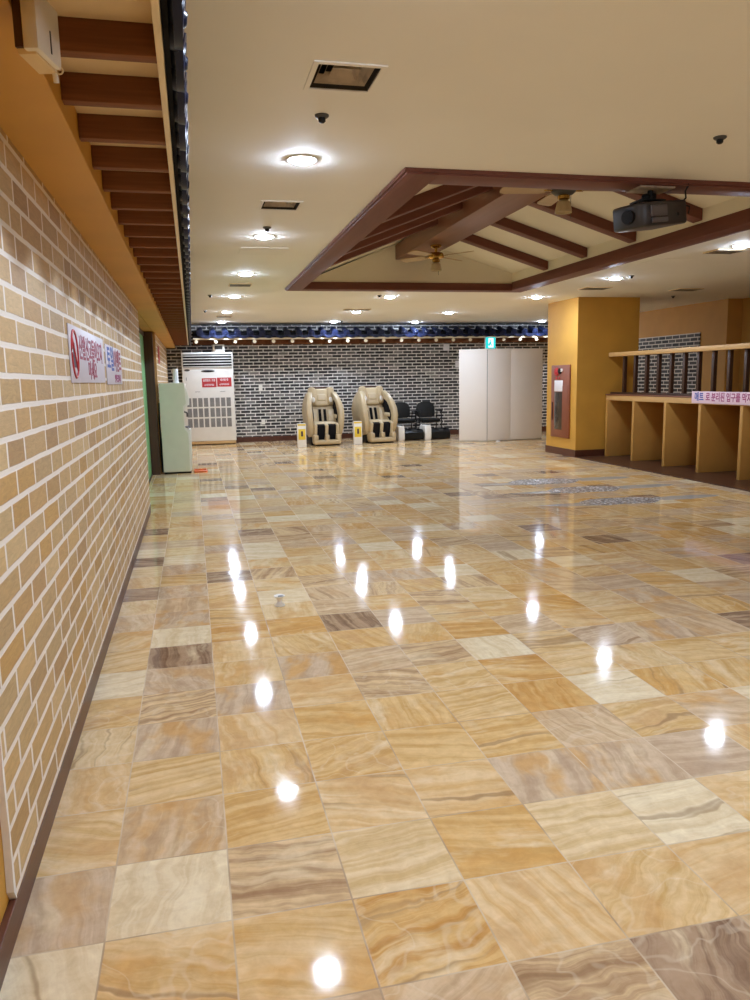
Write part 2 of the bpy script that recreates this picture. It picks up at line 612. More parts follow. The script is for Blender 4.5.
M['projector'] = simple('projector_case', (0.03, 0.027, 0.028), 0.38, var=0.1)
M['projector_grey'] = simple('projector_panel', (0.11, 0.10, 0.11), 0.3, var=0.1)
M['orange'] = simple('orange_plastic', (0.72, 0.15, 0.02), 0.4, var=0.04)
M['caulk'] = simple('white_caulk', (0.82, 0.80, 0.76), 0.7, var=0.06, scale=20)
M['tan_base'] = wood('tan_plinth', (0.500, 0.307, 0.128), (0.600, 0.391, 0.176), 0, 0.5)
M['glass'] = simple('clear_glass', (0.9, 0.92, 0.92), 0.08, var=0.0, trans=0.9)
M['cup_plastic'] = simple('frosted_plastic', (0.80, 0.82, 0.84), 0.3, var=0.02)
M['lamp'] = emit('lamp_glow', LAMP_COLOUR, LAMP_STRENGTH)
M['exit_teal'] = emit('exit_teal_glow', (0.02, 0.55, 0.55, 1), 1.3)
M['exit_white'] = emit('exit_white_glow', (0.75, 1.0, 0.95, 1), 1.6)


def pebble_material():
    mt, nt, bs = new_mat('pebble_mosaic')
    x, y, z = position(nt)
    n = nt.nodes.new('ShaderNodeTexVoronoi')
    n.inputs['Scale'].default_value = 30.0
    nt.links.new(vec(nt, x, y * 1.0, 0.0), n.inputs['Vector'])
    sp = nt.nodes.new('ShaderNodeSeparateColor')
    nt.links.new(n.outputs['Color'], sp.inputs[0])
    c = ramp(nt, V(nt, sp.outputs[0]), [(0, (0.62, 0.60, 0.58)), (0.25, (0.16, 0.175, 0.21)), (0.45, (0.44, 0.46, 0.50)),
                                        (0.65, (0.10, 0.11, 0.13)), (0.78, (0.74, 0.72, 0.68))], True)
    d = V(nt, n.outputs['Distance'])
    c = mix(nt, d.step(0.42, 0.55), c, (0.30, 0.27, 0.24))
    nt.links.new(c, bs.inputs['Base Color'])
    bs.inputs['Roughness'].default_value = 0.25
    bump(nt, bs, d * -1.0, 0.6, 0.01)
    return mt


M['pebble'] = pebble_material()
M['slate'] = wood('slate_stone', (0.34, 0.33, 0.31), (0.60, 0.56, 0.48), 0, 0.15, 9)

# ------------------------------------------------------------------ the room shell
W_BACK = 18.25
b = MB(); b.box(-0.9, 9.9, -3.1, 18.5, -0.08, 0.0)
struct('floor', b, M['floor'])

# ceiling: a plate with holes for the vaulted coffer and two recessed vents
holes = [(1.40, 4.86, 4.87, 11.12), (0.575, 0.84, 3.345, 3.62), (0.575, 0.84, 5.835, 6.10)]
xs = sorted({-0.9, 9.9, *[h[0] for h in holes], *[h[1] for h in holes]})
ys = sorted({-3.1, 18.5, *[h[2] for h in holes], *[h[3] for h in holes]})
b = MB()
grid = {}
for i, x in enumerate(xs):
    for j, y in enumerate(ys):
        grid[i, j] = b.bm.verts.new((x, y, ZC))
for i in range(len(xs) - 1):
    for j in range(len(ys) - 1):
        cx, cy = (xs[i] + xs[i + 1]) / 2, (ys[j] + ys[j + 1]) / 2
        if any(h[0] < cx < h[1] and h[2] < cy < h[3] for h in holes):
            continue
        b.bm.faces.new((grid[i, j], grid[i, j + 1], grid[i + 1, j + 1], grid[i + 1, j]))
ex = bmesh.ops.extrude_face_region(b.bm, geom=b.bm.faces[:])
for v in [g for g in ex['geom'] if isinstance(g, bmesh.types.BMVert)]:
    v.co.z += 0.06
struct('ceiling', b, M['ceiling'])

# left wall: ochre core, sandstone brick facing, a recess with the green doors
b = MB()
b.box(-0.9, -0.532, -3.1, 8.72, 0, ZC)
struct('wall_left', b, M['ochre'])
b = MB(); b.box(-0.532, XL, 1.985, 8.72, 0.0, 2.20)
struct('wall_left_brick', b, M['sand_brick'])
b = MB(); b.box(-0.9, XL, 12.48, 18.5, 0, 2.68)
struct('wall_left_far', b, M['sand_brick'])
b = MB(); b.box(-0.9, -0.755, 8.72, 12.48, 0, ZC)
struct('wall_left_recess', b, M['ochre_dark'])
b = MB(); b.box(-0.755, -0.535, 8.72, 12.3, 2.17, ZC)
struct('wall_left_over_door', b, M['ochre_dark'])
# ragged caulk line where the brick facing ends
b = MB()
pts = [(1.985, 0.12)]
ed = []
random.seed(3)
for k in range(27):
    z = 0.12 + k * 0.08
    ed.append((1.978 - random.random() ** 2 * 0.022 - (0.012 if k == 0 else 0), z))
b.prism([(1.986, 0.086)] + [(1.986, 2.2)] + ed[::-1], 0, -0.531, -0.513)
struct('trim_brick_edge', b, M['caulk'])
b = MB(); b.box(-0.532, -0.513, -3.0, 8.72, 0.0, 0.088, 0.001)
struct('baseboard_left', b, M['base_wood'])
b = MB(); b.box(XL - 0.01, -0.497, 12.55, W_BACK, 0, 0.11, 0.004)
struct('baseboard_left_far', b, M['base_wood'])

# ochre beam carrying the eave on the left
b = MB(); b.box(-0.53, -0.318, -3.0, 18.2, 2.165, 2.60, 0.004)
struct('beam_left', b, M['ochre'])

# back wall
b = MB(); b.box(-0.9, 9.6, W_BACK, 18.5, 0, ZC)
struct('wall_back', b, M['dark_brick_x'])
b = MB(); b.box(-0.5, 9.3, W_BACK - 0.02, W_BACK + 0.01, 0, 0.115, 0.004)
struct('baseboard_back', b, M['base_wood'])

# right wall with a patch of dark brick, a projecting front part, the rear wall behind the camera
b = MB(); b.box(9.3, 9.9, 12.2, 18.5, 0, ZC)
struct('wall_right', b, M['ochre_dark'])
b = MB(); b.box(9.28, 9.31, 12.93, 15.3, 0.0, 2.14)
struct('wall_right_brick', b, M['dark_brick_y'])
b = MB(); b.box(9.6, 9.9, -3.1, 12.2, 0, ZC)
struct('wall_right_front', b, M['ochre_dark'])
b = MB(); b.box(-0.9, 9.9, -3.3, -3.1, 0, ZC)
struct('wall_rear', b, M['ochre_dark'])

# ochre pillar
PX0, PX1, PY0, PY1 = 6.337, 7.48, 12.07, 13.2
b = MB(); b.box(PX0, PX1, PY0, PY1, 0, ZC)
struct('pillar', b, M['ochre'])
b = MB(); b.box(PX0 - 0.012, PX1 + 0.012, PY0 - 0.012, PY1 + 0.012, 0, 0.125, 0.003)
struct('baseboard_pillar', b, M['base_wood'])

# dark boards in front of and behind the counter
b = MB(); b.box(6.335, 9.59, 3.0, 12.06, -0.01, 0.012)
struct('floor_boards', b, M['dark_wood'])

# ------------------------------------------------------------------ vaulted coffer
CX0, CX1, CY0, CY1 = 1.36, 4.90, 4.83, 11.16
FZ = 2.645
FH = 2.745
INX0, INX1, INY0, INY1 = 1.57, 4.66, 5.06, 10.92
RX0, RX1, RZ0, RZ1 = 2.90, 3.32, 3.06, 3.26
cof = thing('ceiling_coffer', 'reddish brown vaulted timber coffer with rafters set into the ceiling', 'coffer', (3.13, 8.0, FZ))
off = Vector((-3.13, -8.0, -FZ))


def cbox(mb, x0, x1, y0, y1, z0, z1, bev=0.0):
    return mb.box(x0 + off.x, x1 + off.x, y0 + off.y, y1 + off.y, z0 + off.z, z1 + off.z, bev)


b = MB(); cbox(b, CX0, INX0, CY0, CY1, FZ, FH, 0.004); b.build('side_frame', M['coffer'], cof)
b = MB(); cbox(b, INX1, CX1, CY0, CY1, FZ, FH + 0.02, 0.004); b.build('side_frame', M['coffer'], cof)
b = MB(); cbox(b, INX0, INX1, CY0, INY0, FZ, FH, 0.004); b.build('cross_frame', M['coffer_x'], cof)
b = MB(); cbox(b, INX0, INX1, INY1, CY1, FZ, FH, 0.004); b.build('cross_frame', M['coffer_x'], cof)
# thin lip around the frame
b = MB()
cbox(b, CX0 - 0.015, CX0, CY0 - 0.015, CY1 + 0.015, FZ + 0.012, ZC)
cbox(b, CX1, CX1 + 0.015, CY0 - 0.015, CY1 + 0.015, FZ + 0.012, ZC)
cbox(b, CX0, CX1, CY0 - 0.015, CY0, FZ + 0.012, ZC)
cbox(b, CX0, CX1, CY1, CY1 + 0.015, FZ + 0.012, ZC)
b.build('lip', M['coffer'], cof, smooth=False)
zl = 2.735     # board height at the frame
zr = 3.36      # board height at the ridge
xc = 3.11
xr0, xr1 = INX0 - 0.1, INX1 + 0.1
zl_r = 2.86
for sx, xe, zb in ((-1, xr0, zl), (1, xr1, zl_r)):
    b = MB()
    b.prism([(xe - 3.13, zb - FZ), (xc - 3.13, zr - FZ), (xc - 3.13, zr + 0.03 - FZ), (xe - 3.13, zb + 0.03 - FZ)], 1, CY0 + 0.05 - 8, CY1 - 0.05 - 8)
    b.build('sloping_board', M['vault'], cof, smooth=False)
for yy in (INY1 + 0.02, CY0 + 0.02):
    b = MB()
    b.prism([(xr0 - 3.13, zl - 0.03 - FZ), (xr1 - 3.13, zl - 0.03 - FZ), (xr1 - 3.13, zl_r - FZ), (xc - 3.13, zr - FZ)], 1, yy - 8, yy + 0.1 - 8)
    b.build('gable_board', M['vault'], cof, smooth=False)
b = MB(); cbox(b, INX1 + 0.005, INX1 + 0.03, CY0 + 0.05, CY1 - 0.05, FH, zl_r + 0.06); b.build('side_board', M['vault'], cof, smooth=False)
b = MB(); cbox(b, RX0, RX1, CY0 + 0.1, INY1 + 0.03, RZ0, RZ1, 0.006); b.build('ridge_beam', M['ridge'], cof)
slope_l = (zr - zl) / (xc - xr0)
slope_r = (zr - zl_r) / (xr1 - xc)
for sx, ylist in ((-1, (9.05, 8.2, 7.35, 6.5)), (1, (9.8, 8.75, 7.7, 6.6, 5.6))):
    for yy in ylist:
        b = MB()
        xe = INX0 - 0.0 if sx < 0 else INX1 + 0.0
        xi = RX0 + 0.01 if sx < 0 else RX1 - 0.01
        sl = slope_l if sx < 0 else slope_r
        xo = xr0 if sx < 0 else xr1
        zb = zl if sx < 0 else zl_r
        ze = zb + abs(xe - xo) * sl
        zi = zb + abs(xi - xo) * sl
        h = 0.105
        b.prism([(xe - 3.13, ze - FZ), (xi - 3.13, zi - FZ), (xi - 3.13, zi - h - FZ), (xe - 3.13, ze - h - FZ)],
                1, yy - 0.07 - 8, yy + 0.07 - 8, 0.004)
        b.build('rafter', M['coffer_x'], cof)

# ------------------------------------------------------------------ tiled eaves
EZ = 2.20     # underside of the fascia


def cover_tile():
    """one round cover tile running up the slope (local: eave at origin, up the slope towards -x)"""
    mb = MB()
    seg = 10
    n = 3
    rows = []
    for k in range(n):
        t = k / (n - 1)
        x = -0.27 * t
        zc = 0.095 + 0.085 * t
        rows.append([mb.bm.verts.new((x, 0.068 * math.cos(math.pi * i / seg), zc + 0.068 * math.sin(math.pi * i / seg))) for i in range(seg + 1)])
    for a, c in zip(rows, rows[1:]):
        for i in range(seg):
            mb.bm.faces.new((a[i], a[i + 1], c[i + 1], c[i]))
    # round end disc with raised rim and boss
    mb.cyl((0.0, 0, 0.098), (0.022, 0, 0.094), 0.074, 0.074, 20)
    mb.cyl((0.020, 0, 0.094), (0.027, 0, 0.093), 0.056, 0.050, 20)
    mb.cyl((0.026, 0, 0.093), (0.034, 0, 0.092), 0.022, 0.014, 14)
    return mb


def pan_tile(L=0.27):
    """curved pan tile with its drooping end plate"""
    mb = MB()
    seg = 10
    W = 0.142

    def arc(i):
        a = -1 + 2 * i / seg
        return a * W, 0.045 * (a * a - 1)
    r0, r1 = [], []
    for i in range(seg + 1):
        yy, zz = arc(i)
        r0.append(mb.bm.verts.new((0.0, yy, 0.085 + zz)))
        r1.append(mb.bm.verts.new((-L, yy, 0.085 + 0.30 * L + zz)))
    for i in range(seg):
        mb.bm.faces.new((r0[i], r0[i + 1], r1[i + 1], r1[i]))
    lo0, hi0, lo1, hi1 = [], [], [], []
    for i in range(seg + 1):
        yy, zz = arc(i)
        a = -1 + 2 * i / seg
        hi0.append(mb.bm.verts.new((0.0, yy, 0.092 + zz)))
        lo0.append(mb.bm.verts.new((0.0, yy, 0.092 + zz - 0.045 - 0.022 * (1 - a * a))))
        hi1.append(mb.bm.verts.new((0.016, yy, 0.090 + zz)))
        lo1.append(mb.bm.verts.new((0.02, yy, 0.090 + zz - 0.045 - 0.022 * (1 - a * a))))
    for i in range(seg):
        for q in ((hi0[i], hi0[i + 1], hi1[i + 1], hi1[i]), (lo1[i], lo1[i + 1], lo0[i + 1], lo0[i]),
                  (hi1[i], hi1[i + 1], lo1[i + 1], lo1[i]), (hi0[i + 1], hi0[i], lo0[i], lo0[i + 1])):
            mb.bm.faces.new(q)
    return mb


# left eave ------------------------------------------------------------
eave = thing('tiled_eave', 'navy glazed tile eave with square brown rafters along the left brick wall', 'eave', (0.0, 0.0, EZ))
b = MB(); b.box(-0.317, -0.04, -1.0, 18.2, 0.076, 0.09); b.build('soffit_board', M['cream'], eave, smooth=False)
b = MB(); b.box(-0.042, -0.024, -1.0, 17.6, -0.002, 0.09, 0.002); b.build('fascia_board', M['fascia'], eave)
b = MB(); b.box(-0.317, -0.042, -0.022, 0.022, 0.0, 0.078, 0.002)
raf0 = b.build('rafter', M['rafter'], eave)
P_R = 0.3515
for k in range(47):
    o = raf0 if k == 0 else raf0.copy()
    if k:
        COL.objects.link(o)
        o.parent = eave
    o.location = (0, 1.80 + P_R * (k - 1), 0)
b = MB()
b.prism([(-0.023, 0.012), (-0.008, 0.012), (-0.008, 0.07), (-0.28, 0.15), (-0.30, 0.15), (-0.30, 0.09), (-0.023, 0.09)], 1, -1.0, 17.57)
b.build('tile_bed', M['black_fabric'], eave, smooth=False)
PITCH = 0.275
ct = cover_tile().build('cover_tile', M['tile'], eave)
pt = pan_tile(0.02).build('pan_tile', M['tile'], eave)
for k in range(60):
    y = 1.55 + PITCH * k
    if y > 17.45:
        break
    o, p = (ct, pt) if k == 0 else (ct.copy(), pt.copy())
    if k:
        for q in (o, p):
            COL.objects.link(q)
            q.parent = eave
    o.location = (0.003, y, -0.012)
    p.location = (0.003, y + PITCH / 2, -0.012)

# back eave (local x = out of the wall) --------------------------------
EB_Y = 17.62
EBZ = 2.315
eb = thing('tiled_eave', 'navy glazed tile eave with round pale rafter ends along the dark brick back wall', 'eave', (0.0, EB_Y, EBZ), -math.pi / 2)
# after the turn local +x points to -y (into the room) and local y to +x
X0, X1 = 0.075, 9.25
b = MB(); b.box(-0.62, -0.04, X0, X1, 0.04, 0.055); b.build('soffit_board', M['rafter'], eb, smooth=False)
b = MB(); b.box(-0.035, -0.012, X0, X1, 0.0, 0.04, 0.003); b.build('fascia_board', M['fascia'], eb)
b = MB()
b.cyl((-0.60, 0, -0.040), (-0.018, 0, -0.040), 0.040, 0.040, 16)
rr = b.build('round_rafter', M['rafter'], eb)
b = MB(); b.cyl((-0.02, 0, -0.040), (0.0, 0, -0.040), 0.041, 0.039, 16)
re = b.build('end_cap', M['fascia'], rr)
for k in range(22):
    o = rr if k == 0 else rr.copy()
    if k:
        COL.objects.link(o)
        o.parent = eb
        e = re.copy()
        COL.objects.link(e)
        e.parent = o
    o.location = (-0.02, 0.14 + 0.423 * k, 0)
b = MB(); b.box(-0.60, -0.50, X0, X1, -0.085, 0.04); b.build('wall_plate', M['rafter'], eb, smooth=False)
b = MB()
b.prism([(-0.02, 0.04), (-0.005, 0.04), (-0.005, 0.075), (-0.28, 0.15), (-0.60, 0.22), (-0.60, 0.06), (-0.03, 0.058)], 1, X0, X1)
b.build('tile_bed', M['black_fabric'], eb, smooth=False)
pt2 = pan_tile(0.27).build('pan_tile', M['tile'], eb)
for k in range(40):
    y = 0.23 + 0.272 * k
    if y > X1 - 0.15:
        break
    o, p = ct.copy(), pt2 if k == 0 else pt2.copy()
    for q in ((o,) if k == 0 else (o, p)):
        COL.objects.link(q)
        q.parent = eb
    o.location = (0.005, y, 0.045)
    p.location = (0.005, y + 0.136, 0.045)

# ------------------------------------------------------------------ recess: green doors, jamb, lintel
dr = thing('sliding_door', 'green sliding door in the recess past the end of the sand brick wall', 'door', (-0.75, 10.4, 0))
b = MB(); b.box(0.0, 0.035, -1.66, 0.05, 0.02, 2.10, 0.004); b.build('door_panel', M['green'], dr)
b = MB(); b.box(0.04, 0.075, 0.0, 1.86, 0.02, 2.10, 0.004); b.build('door_panel', M['green'], dr)
b = MB(); b.box(0.0, 0.09, -1.68, 1.88, 2.10, 2.16, 0.003); b.build('head_track', M['jamb'], dr)
b = MB(); b.box(0.0, 0.09, -1.68, 1.88, 0.0, 0.02, 0.003); b.build('sill_track', M['jamb'], dr)
b = MB(); b.box(0.075, 0.095, 0.10, 0.13, 0.95, 1.25, 0.004); b.build('door_handle', M['alu'], dr)
nt_ = MB(); nt_.box(-0.673, -0.668, 9.45, 9.66, 1.72, 2.0)
tag(nt_.build('paper_notice', M['paper'], smooth=False), 'white paper notice taped high on the green sliding door', 'notice').location = (0.0, 1.15, 0)
b = MB(); b.box(-0.70, -0.545, 12.28, 12.475, 0.0, 2.165, 0.004)
struct('trim_jamb', b, M['jamb'])
b = MB(); b.box(-0.544, -0.507, 12.40, 12.478, 0.0, 2.16, 0.003)
struct('trim_casing', b, M['rail'])

# ------------------------------------------------------------------ downlights
DL = []
rows = [4.74, 7.21, 9.7, 12.22, 14.9, 17.33]
for y, l in zip(rows, ('round ceiling downlight nearest the camera, above the left part of the floor',
                       'round ceiling downlight just beyond the small square ceiling vent',
                       'third round downlight of the left ceiling row, level with the middle of the coffer',
                       'fourth round downlight of the left ceiling row, just past the coffer corner',
                       'fifth round downlight of the left ceiling row, last but one before the tiled back eave',
                       'last round downlight of the left ceiling row, in front of the tiled back eave')):
    DL.append((0.70, y, l))
DL += [(3.135, 12.2, 'round ceiling downlight just behind the back edge of the coffer'),
       (3.155, 14.9, 'round ceiling downlight between coffer and back eave, above the massage chairs'),
       (3.155, 17.33, 'round ceiling downlight close to the back eave, above the massage chairs'),
       (5.08, 15.05, 'round ceiling downlight between coffer and the white folding screen'),
       (5.08, 17.5, 'round ceiling downlight close to the back eave, above the black armchairs'),
       (8.15, 17.3, 'round ceiling downlight at the back eave, beside the top of the ochre pillar'),
       (5.60, 12.1, 'round ceiling downlight beside the back right corner of the coffer'),
       (5.63, 9.7, 'round ceiling downlight right of the coffer, second from the right picture edge'),
       (5.56, 7.13, 'round ceiling downlight at the right picture edge, right of the coffer'),
       (0.70, 2.24, 'round ceiling downlight overhead, just outside the top of the view'),
       (3.15, 2.24, 'round ceiling downlight overhead, in front of the coffer'),
       (0.70, -0.26, 'round ceiling downlight behind the camera on the left'),
       (3.15, -0.26, 'round ceiling downlight behind the camera in the middle')]
first = None
for x, y, l in DL:
    if first is None:
        first = thing('downlight', l, 'ceiling light', (x, y, ZC), group='round ceiling downlights')
        b = MB()
        b.lathe([(0.078, 0.0), (0.098, 0.0), (0.098, -0.004), (0.09, -0.008), (0.080, -0.008), (0.078, -0.004)], close=False)
        b.build('trim_ring', M['white_plastic'], first)
        b = MB()
        b.lathe([(0.077, -0.003), (0.072, -0.012), (0.056, -0.019), (0.030, -0.023), (0.004, -0.024)], seg=20)
        lens = b.build('lens', M['lamp'], first, smooth=False)
    else:
        o = copy_tree(first)
        o.location = (x, y, ZC)
        o['label'] = l

# ------------------------------------------------------------------ ceiling fittings
def square_vent(x0, x1, y0, y1, label):
    t = thing('ceiling_vent', label, 'vent', ((x0 + x1) / 2, (y0 + y1) / 2, ZC))
    a, c = (x1 - x0) / 2, (y1 - y0) / 2
    b = MB()
    f = 0.022
    b.box(-a - f, a + f, -c - f, -c, -0.006, 0.0); b.box(-a - f, a + f, c, c + f, -0.006, 0.0)
    b.box(-a - f, -a, -c, c, -0.006, 0.0); b.box(a, a + f, -c, c, -0.006, 0.0)
    b.build('frame', M['ceiling'], t, smooth=False)
    b = MB()
    b.box(-a, a, -c, c, 0.10, 0.105)
    b.box(-a, -a + 0.004, -c, c, 0.0, 0.10); b.box(a - 0.004, a, -c, c, 0.0, 0.10)
    b.box(-a, a, -c, -c + 0.004, 0.0, 0.10); b.box(-a, a, c - 0.004, c, 0.0, 0.10)
    b.build('cavity', M['vent_dark'], t, smooth=False)
    for k, s in enumerate((0.86, 0.66, 0.46)):
        b = MB()
        z = 0.028 + 0.0 * k
        A, Cc = a * s, c * s
        B, D = a * (s - 0.14), c * (s - 0.14)
        v = [(-A, -Cc, z - 0.016), (A, -Cc, z - 0.016), (A, Cc, z - 0.016), (-A, Cc, z - 0.016),
             (-B, -D, z + 0.018), (B, -D, z + 0.018), (B, D, z + 0.018), (-B, D, z + 0.018)]
        v = [b.bm.verts.new(p) for p in v]
        for i in range(4):
            b.bm.faces.new((v[i], v[(i + 1) % 4], v[4 + (i + 1) % 4], v[4 + i]))
        if k == 2:
            b.bm.faces.new(v[4:])
        b.build('cone', M['vent'], t, smooth=False)
    return t


square_vent(0.575, 0.84, 3.345, 3.62, 'square recessed ceiling vent with dusty cones, nearest the camera')
square_vent(0.575, 0.84, 5.835, 6.10, 'small square ceiling vent between the two nearest left downlights')


def slot_vent(x, y, wx, wy, label):
    t = thing('slot_vent', label, 'vent', (x, y, ZC))
    b = MB(); b.box(-wx / 2, wx / 2, -wy / 2, wy / 2, -0.012, 0.0, 0.003); b.build('frame', M['cream'], t)
    b = MB()
    for k in range(4):
        yy = -wy / 2 + wy * (0.17 + 0.22 * k)
        b.box(-wx / 2 + 0.015, wx / 2 - 0.015, yy - wy * 0.06, yy + wy * 0.06, -0.0145, -0.0115)
    b.build('slats', M['dark_grey'], t, smooth=False)


slot_vent(0.70, 10.76, 0.30, 0.28, 'flat ceiling grille between third and fourth left downlights')
slot_vent(0.69, 15.9, 0.30, 0.28, 'flat ceiling grille by the last left downlights near the back eave')
slot_vent(5.95, 10.83, 0.42, 0.30, 'flat ceiling grille between the pillar and the right downlights')
slot_vent(5.62, 7.48, 0.34, 0.26, 'flat ceiling grille beside the downlight at the right picture edge')
slot_vent(7.55, 10.9, 0.42, 0.30, 'flat ceiling grille above the counter, right of the pillar')
slot_vent(3.05, 14.35, 0.50, 0.22, 'flat ceiling grille above the massage chairs')


def ceiling_knob(x, y, label, name='smoke_detector', r=0.035):
    t = thing(name, label, 'detector', (x, y, ZC))
    b = MB(); b.lathe([(r, 0.0), (r, -0.006), (r * 0.8, -0.012), (r * 0.55, -0.014)], seg=20); b.build('base_plate', M['dark_grey'], t)
    b = MB(); b.lathe([(r * 0.55, -0.013), (r * 0.5, -0.03), (r * 0.3, -0.036), (0.004, -0.037)], seg=16); b.build('sensor', M['black_plastic'], t)


ceiling_knob(0.69, 3.97, 'small dark sprinkler knob on the ceiling between the big vent and the nearest downlight')
ceiling_knob(2.906, 3.95, 'small dark sprinkler knob on the ceiling at the upper right')
ceiling_knob(0.687, 6.80, 'small dark knob on the ceiling right in front of the second left downlight')
ceiling_knob(0.334, 12.06, 'small dark knob on the ceiling by the left eave, nearer one')
ceiling_knob(0.303, 14.64, 'small dark knob on the ceiling by the left eave, farther one')
ceiling_knob(2.90, 11.94, 'small dark knob on the ceiling beside the coffer back edge')
ceiling_knob(5.72, 9.45, 'small dark knob on the ceiling beside the downlight right of the coffer')
ceiling_knob(3.30, 17.2, 'small dark knob on the ceiling close to the back eave')
ceiling_knob(7.955, 11.84, 'small dark knob on the ceiling above the counter')


def hatch(x, y, wx, wy, label):
    b = MB(); b.box(-wx / 2, wx / 2, -wy / 2, wy / 2, -0.003, 0.0)
    o = b.build('access_hatch', M['ceiling'], loc=(x, y, ZC), smooth=False)
    tag(o, label, 'hatch')


hatch(0.76, 8.03, 0.46, 0.44, 'flush square access hatch in the ceiling between the left downlights')
hatch(5.42, 8.25, 0.46, 0.44, 'flush square access hatch in the ceiling right of the coffer')

# ------------------------------------------------------------------ ceiling fans
def ceiling_fan(x, y, label, turn, zt=RZ0):
    t = thing('ceiling_fan', label, 'fan', (x, y, zt), turn)
    b = MB(); b.lathe([(0.07, 0.0), (0.07, -0.02), (0.045, -0.035), (0.018, -0.04), (0.018, -0.09)], seg=24); b.build('canopy', M['brass'], t)
    b = MB()
    b.lathe([(0.02, -0.085), (0.085, -0.095), (0.10, -0.12), (0.10, -0.15), (0.075, -0.17), (0.03, -0.175)], seg=28)
    b.build('motor', M['dark_grey'] if label.startswith('near') else M['brass'], t)
    for k in range(4):
        a = math.pi / 2 * k + 0.3
        R = Matrix.Rotation(a, 4, 'Z')
        b = MB()
        b.box(0.09, 0.17, -0.018, 0.018, -0.142, -0.136, 0.002, rot=R)
        br = b.build('blade_bracket', M['brass'], t)
        b = MB()
        tilt = Matrix.Translation((0, 0, -0.136)) @ Matrix.Rotation(math.radians(11), 4, 'X')
        b.prism([(0.15, -0.045), (0.20, -0.06), (0.50, -0.068), (0.535, -0.05), (0.545, 0.0), (0.535, 0.05), (0.50, 0.068), (0.20, 0.06), (0.15, 0.045)], 2, -0.003, 0.004)
        bmesh.ops.transform(b.bm, matrix=R @ tilt, verts=b.bm.verts[:])
        b.build('blade', M['blade'], t)
    b = MB(); b.lathe([(0.03, -0.17), (0.05, -0.18), (0.05, -0.205), (0.025, -0.215)], seg=20); b.build('light_fitter', M['brass'], t)
    b = MB()
    b.lathe([(0.030, -0.212), (0.055, -0.23), (0.068, -0.29), (0.070, -0.315), (0.064, -0.315), (0.050, -0.235), (0.03, -0.22)], seg=24, close=False)
    b.build('glass_shade', M['shade'], t)
    b = MB(); b.cyl((0.06, 0.03, -0.18), (0.06, 0.03, -0.36), 0.0022, seg=6); b.build('pull_chain', M['dark_grey'], t)
    return t


ceiling_fan(3.11, 9.72, 'brass ceiling fan under the far end of the ridge beam', 0.35, RZ0)
ceiling_fan(3.11, 6.22, 'near ceiling fan with frosted shade, behind the projector', -0.42, RZ0)

# ------------------------------------------------------------------ projector
pj = thing('projector', 'dark grey projector hung from the front timber of the coffer', 'projector', (3.12, 4.95, FZ))
b = MB(); b.box(-0.13, 0.13, -0.09, 0.09, -0.012, 0.0, 0.003); b.build('ceiling_plate', M['vent'], pj)
b = MB()
b.cyl((0, 0, -0.01), (0, 0, -0.085), 0.02); b.ellipsoid((-0.035, 0, -0.055), (0.03, 0.03, 0.024)); b.cyl((0, 0, -0.05), (0.03, 0, -0.05), 0.026)
b.build('mount_pole', M['black_plastic'], pj)
b = MB()
b.box(-0.11, 0.07, -0.08, 0.08, -0.092, -0.080, 0.003)
for sx in (-0.1, 0.06):
    for sy in (-0.07, 0.07):
        b.cyl((sx, sy, -0.085), (sx, sy, -0.115), 0.008, seg=10)
b.build('bracket', M['black_plastic'], pj)
b = MB()
body = [(-0.30, -0.05), (-0.285, -0.12), (-0.24, -0.165), (-0.15, -0.185), (0.22, -0.185), (0.25, -0.17), (0.25, 0.15), (0.22, 0.17), (-0.18, 0.17), (-0.26, 0.13), (-0.295, 0.05)]
b.prism(body, 2, -0.285, -0.105, 0.02, 3)
RX = Matrix.Translation((-0.02, 0, -0.10)) @ Matrix.Rotation(math.radians(20), 4, 'Z') @ Matrix.Rotation(math.radians(-8), 4, 'Y') @ Matrix.Scale(0.86, 4) @ Matrix.Translation((0, 0, 0.10))
bmesh.ops.transform(b.bm, matrix=RX, verts=b.bm.verts[:])
b.build('case', M['projector'], pj)
b = MB()
b.box(-0.20, -0.01, -0.191, -0.17, -0.215, -0.135, 0.005)
b.box(-0.20, -0.01, -0.194, -0.18, -0.262, -0.228, 0.004)
bmesh.ops.transform(b.bm, matrix=RX, verts=b.bm.verts[:])
b.build('grey_panel', M['projector_grey'], pj)
b = MB()
b.cyl((-0.285, -0.05, -0.195), (-0.325, -0.055, -0.195), 0.055, 0.05, 24)
b.cyl((-0.322, -0.055, -0.195), (-0.328, -0.0555, -0.195), 0.04, 0.04, 24)
bmesh.ops.transform(b.bm, matrix=RX, verts=b.bm.verts[:])
b.build('lens_ring', M['black_plastic'], pj)
b = MB(); b.cyl((0.12, -0.188, -0.21), (0.12, -0.184, -0.21), 0.014, seg=14); bmesh.ops.transform(b.bm, matrix=RX, verts=b.bm.verts[:]); b.build('sensor', M['black_plastic'], pj)
b = MB(); b.box(0.25, 0.30, -0.12, 0.10, -0.25, -0.13, 0.012); b.box(0.30, 0.306, -0.1, 0.08, -0.24, -0.14); bmesh.ops.transform(b.bm, matrix=RX, verts=b.bm.verts[:]); b.build('rear_vent', M['black_plastic'], pj)
b = MB()
b.tube([(0.20, -0.05, -0.10), (0.22, -0.08, -0.07), (0.20, -0.1, -0.03), (0.215, -0.11, 0.005), (0.20, -0.13, 0.02)], 0.006)
b.tube([(0.15, 0.02, -0.10), (0.24, 0.03, -0.085), (0.32, 0.02, -0.1), (0.30, 0.0, -0.15)], 0.006)
b.build('cable', M['black_plastic'], pj)
b = MB()
for k in range(3):
    b.ellipsoid((-0.22 + 0.09 * k, -0.1 + 0.03 * k, -0.100), (0.018, 0.018, 0.012), 12, 8)
bmesh.ops.transform(b.bm, matrix=RX, verts=b.bm.verts[:])
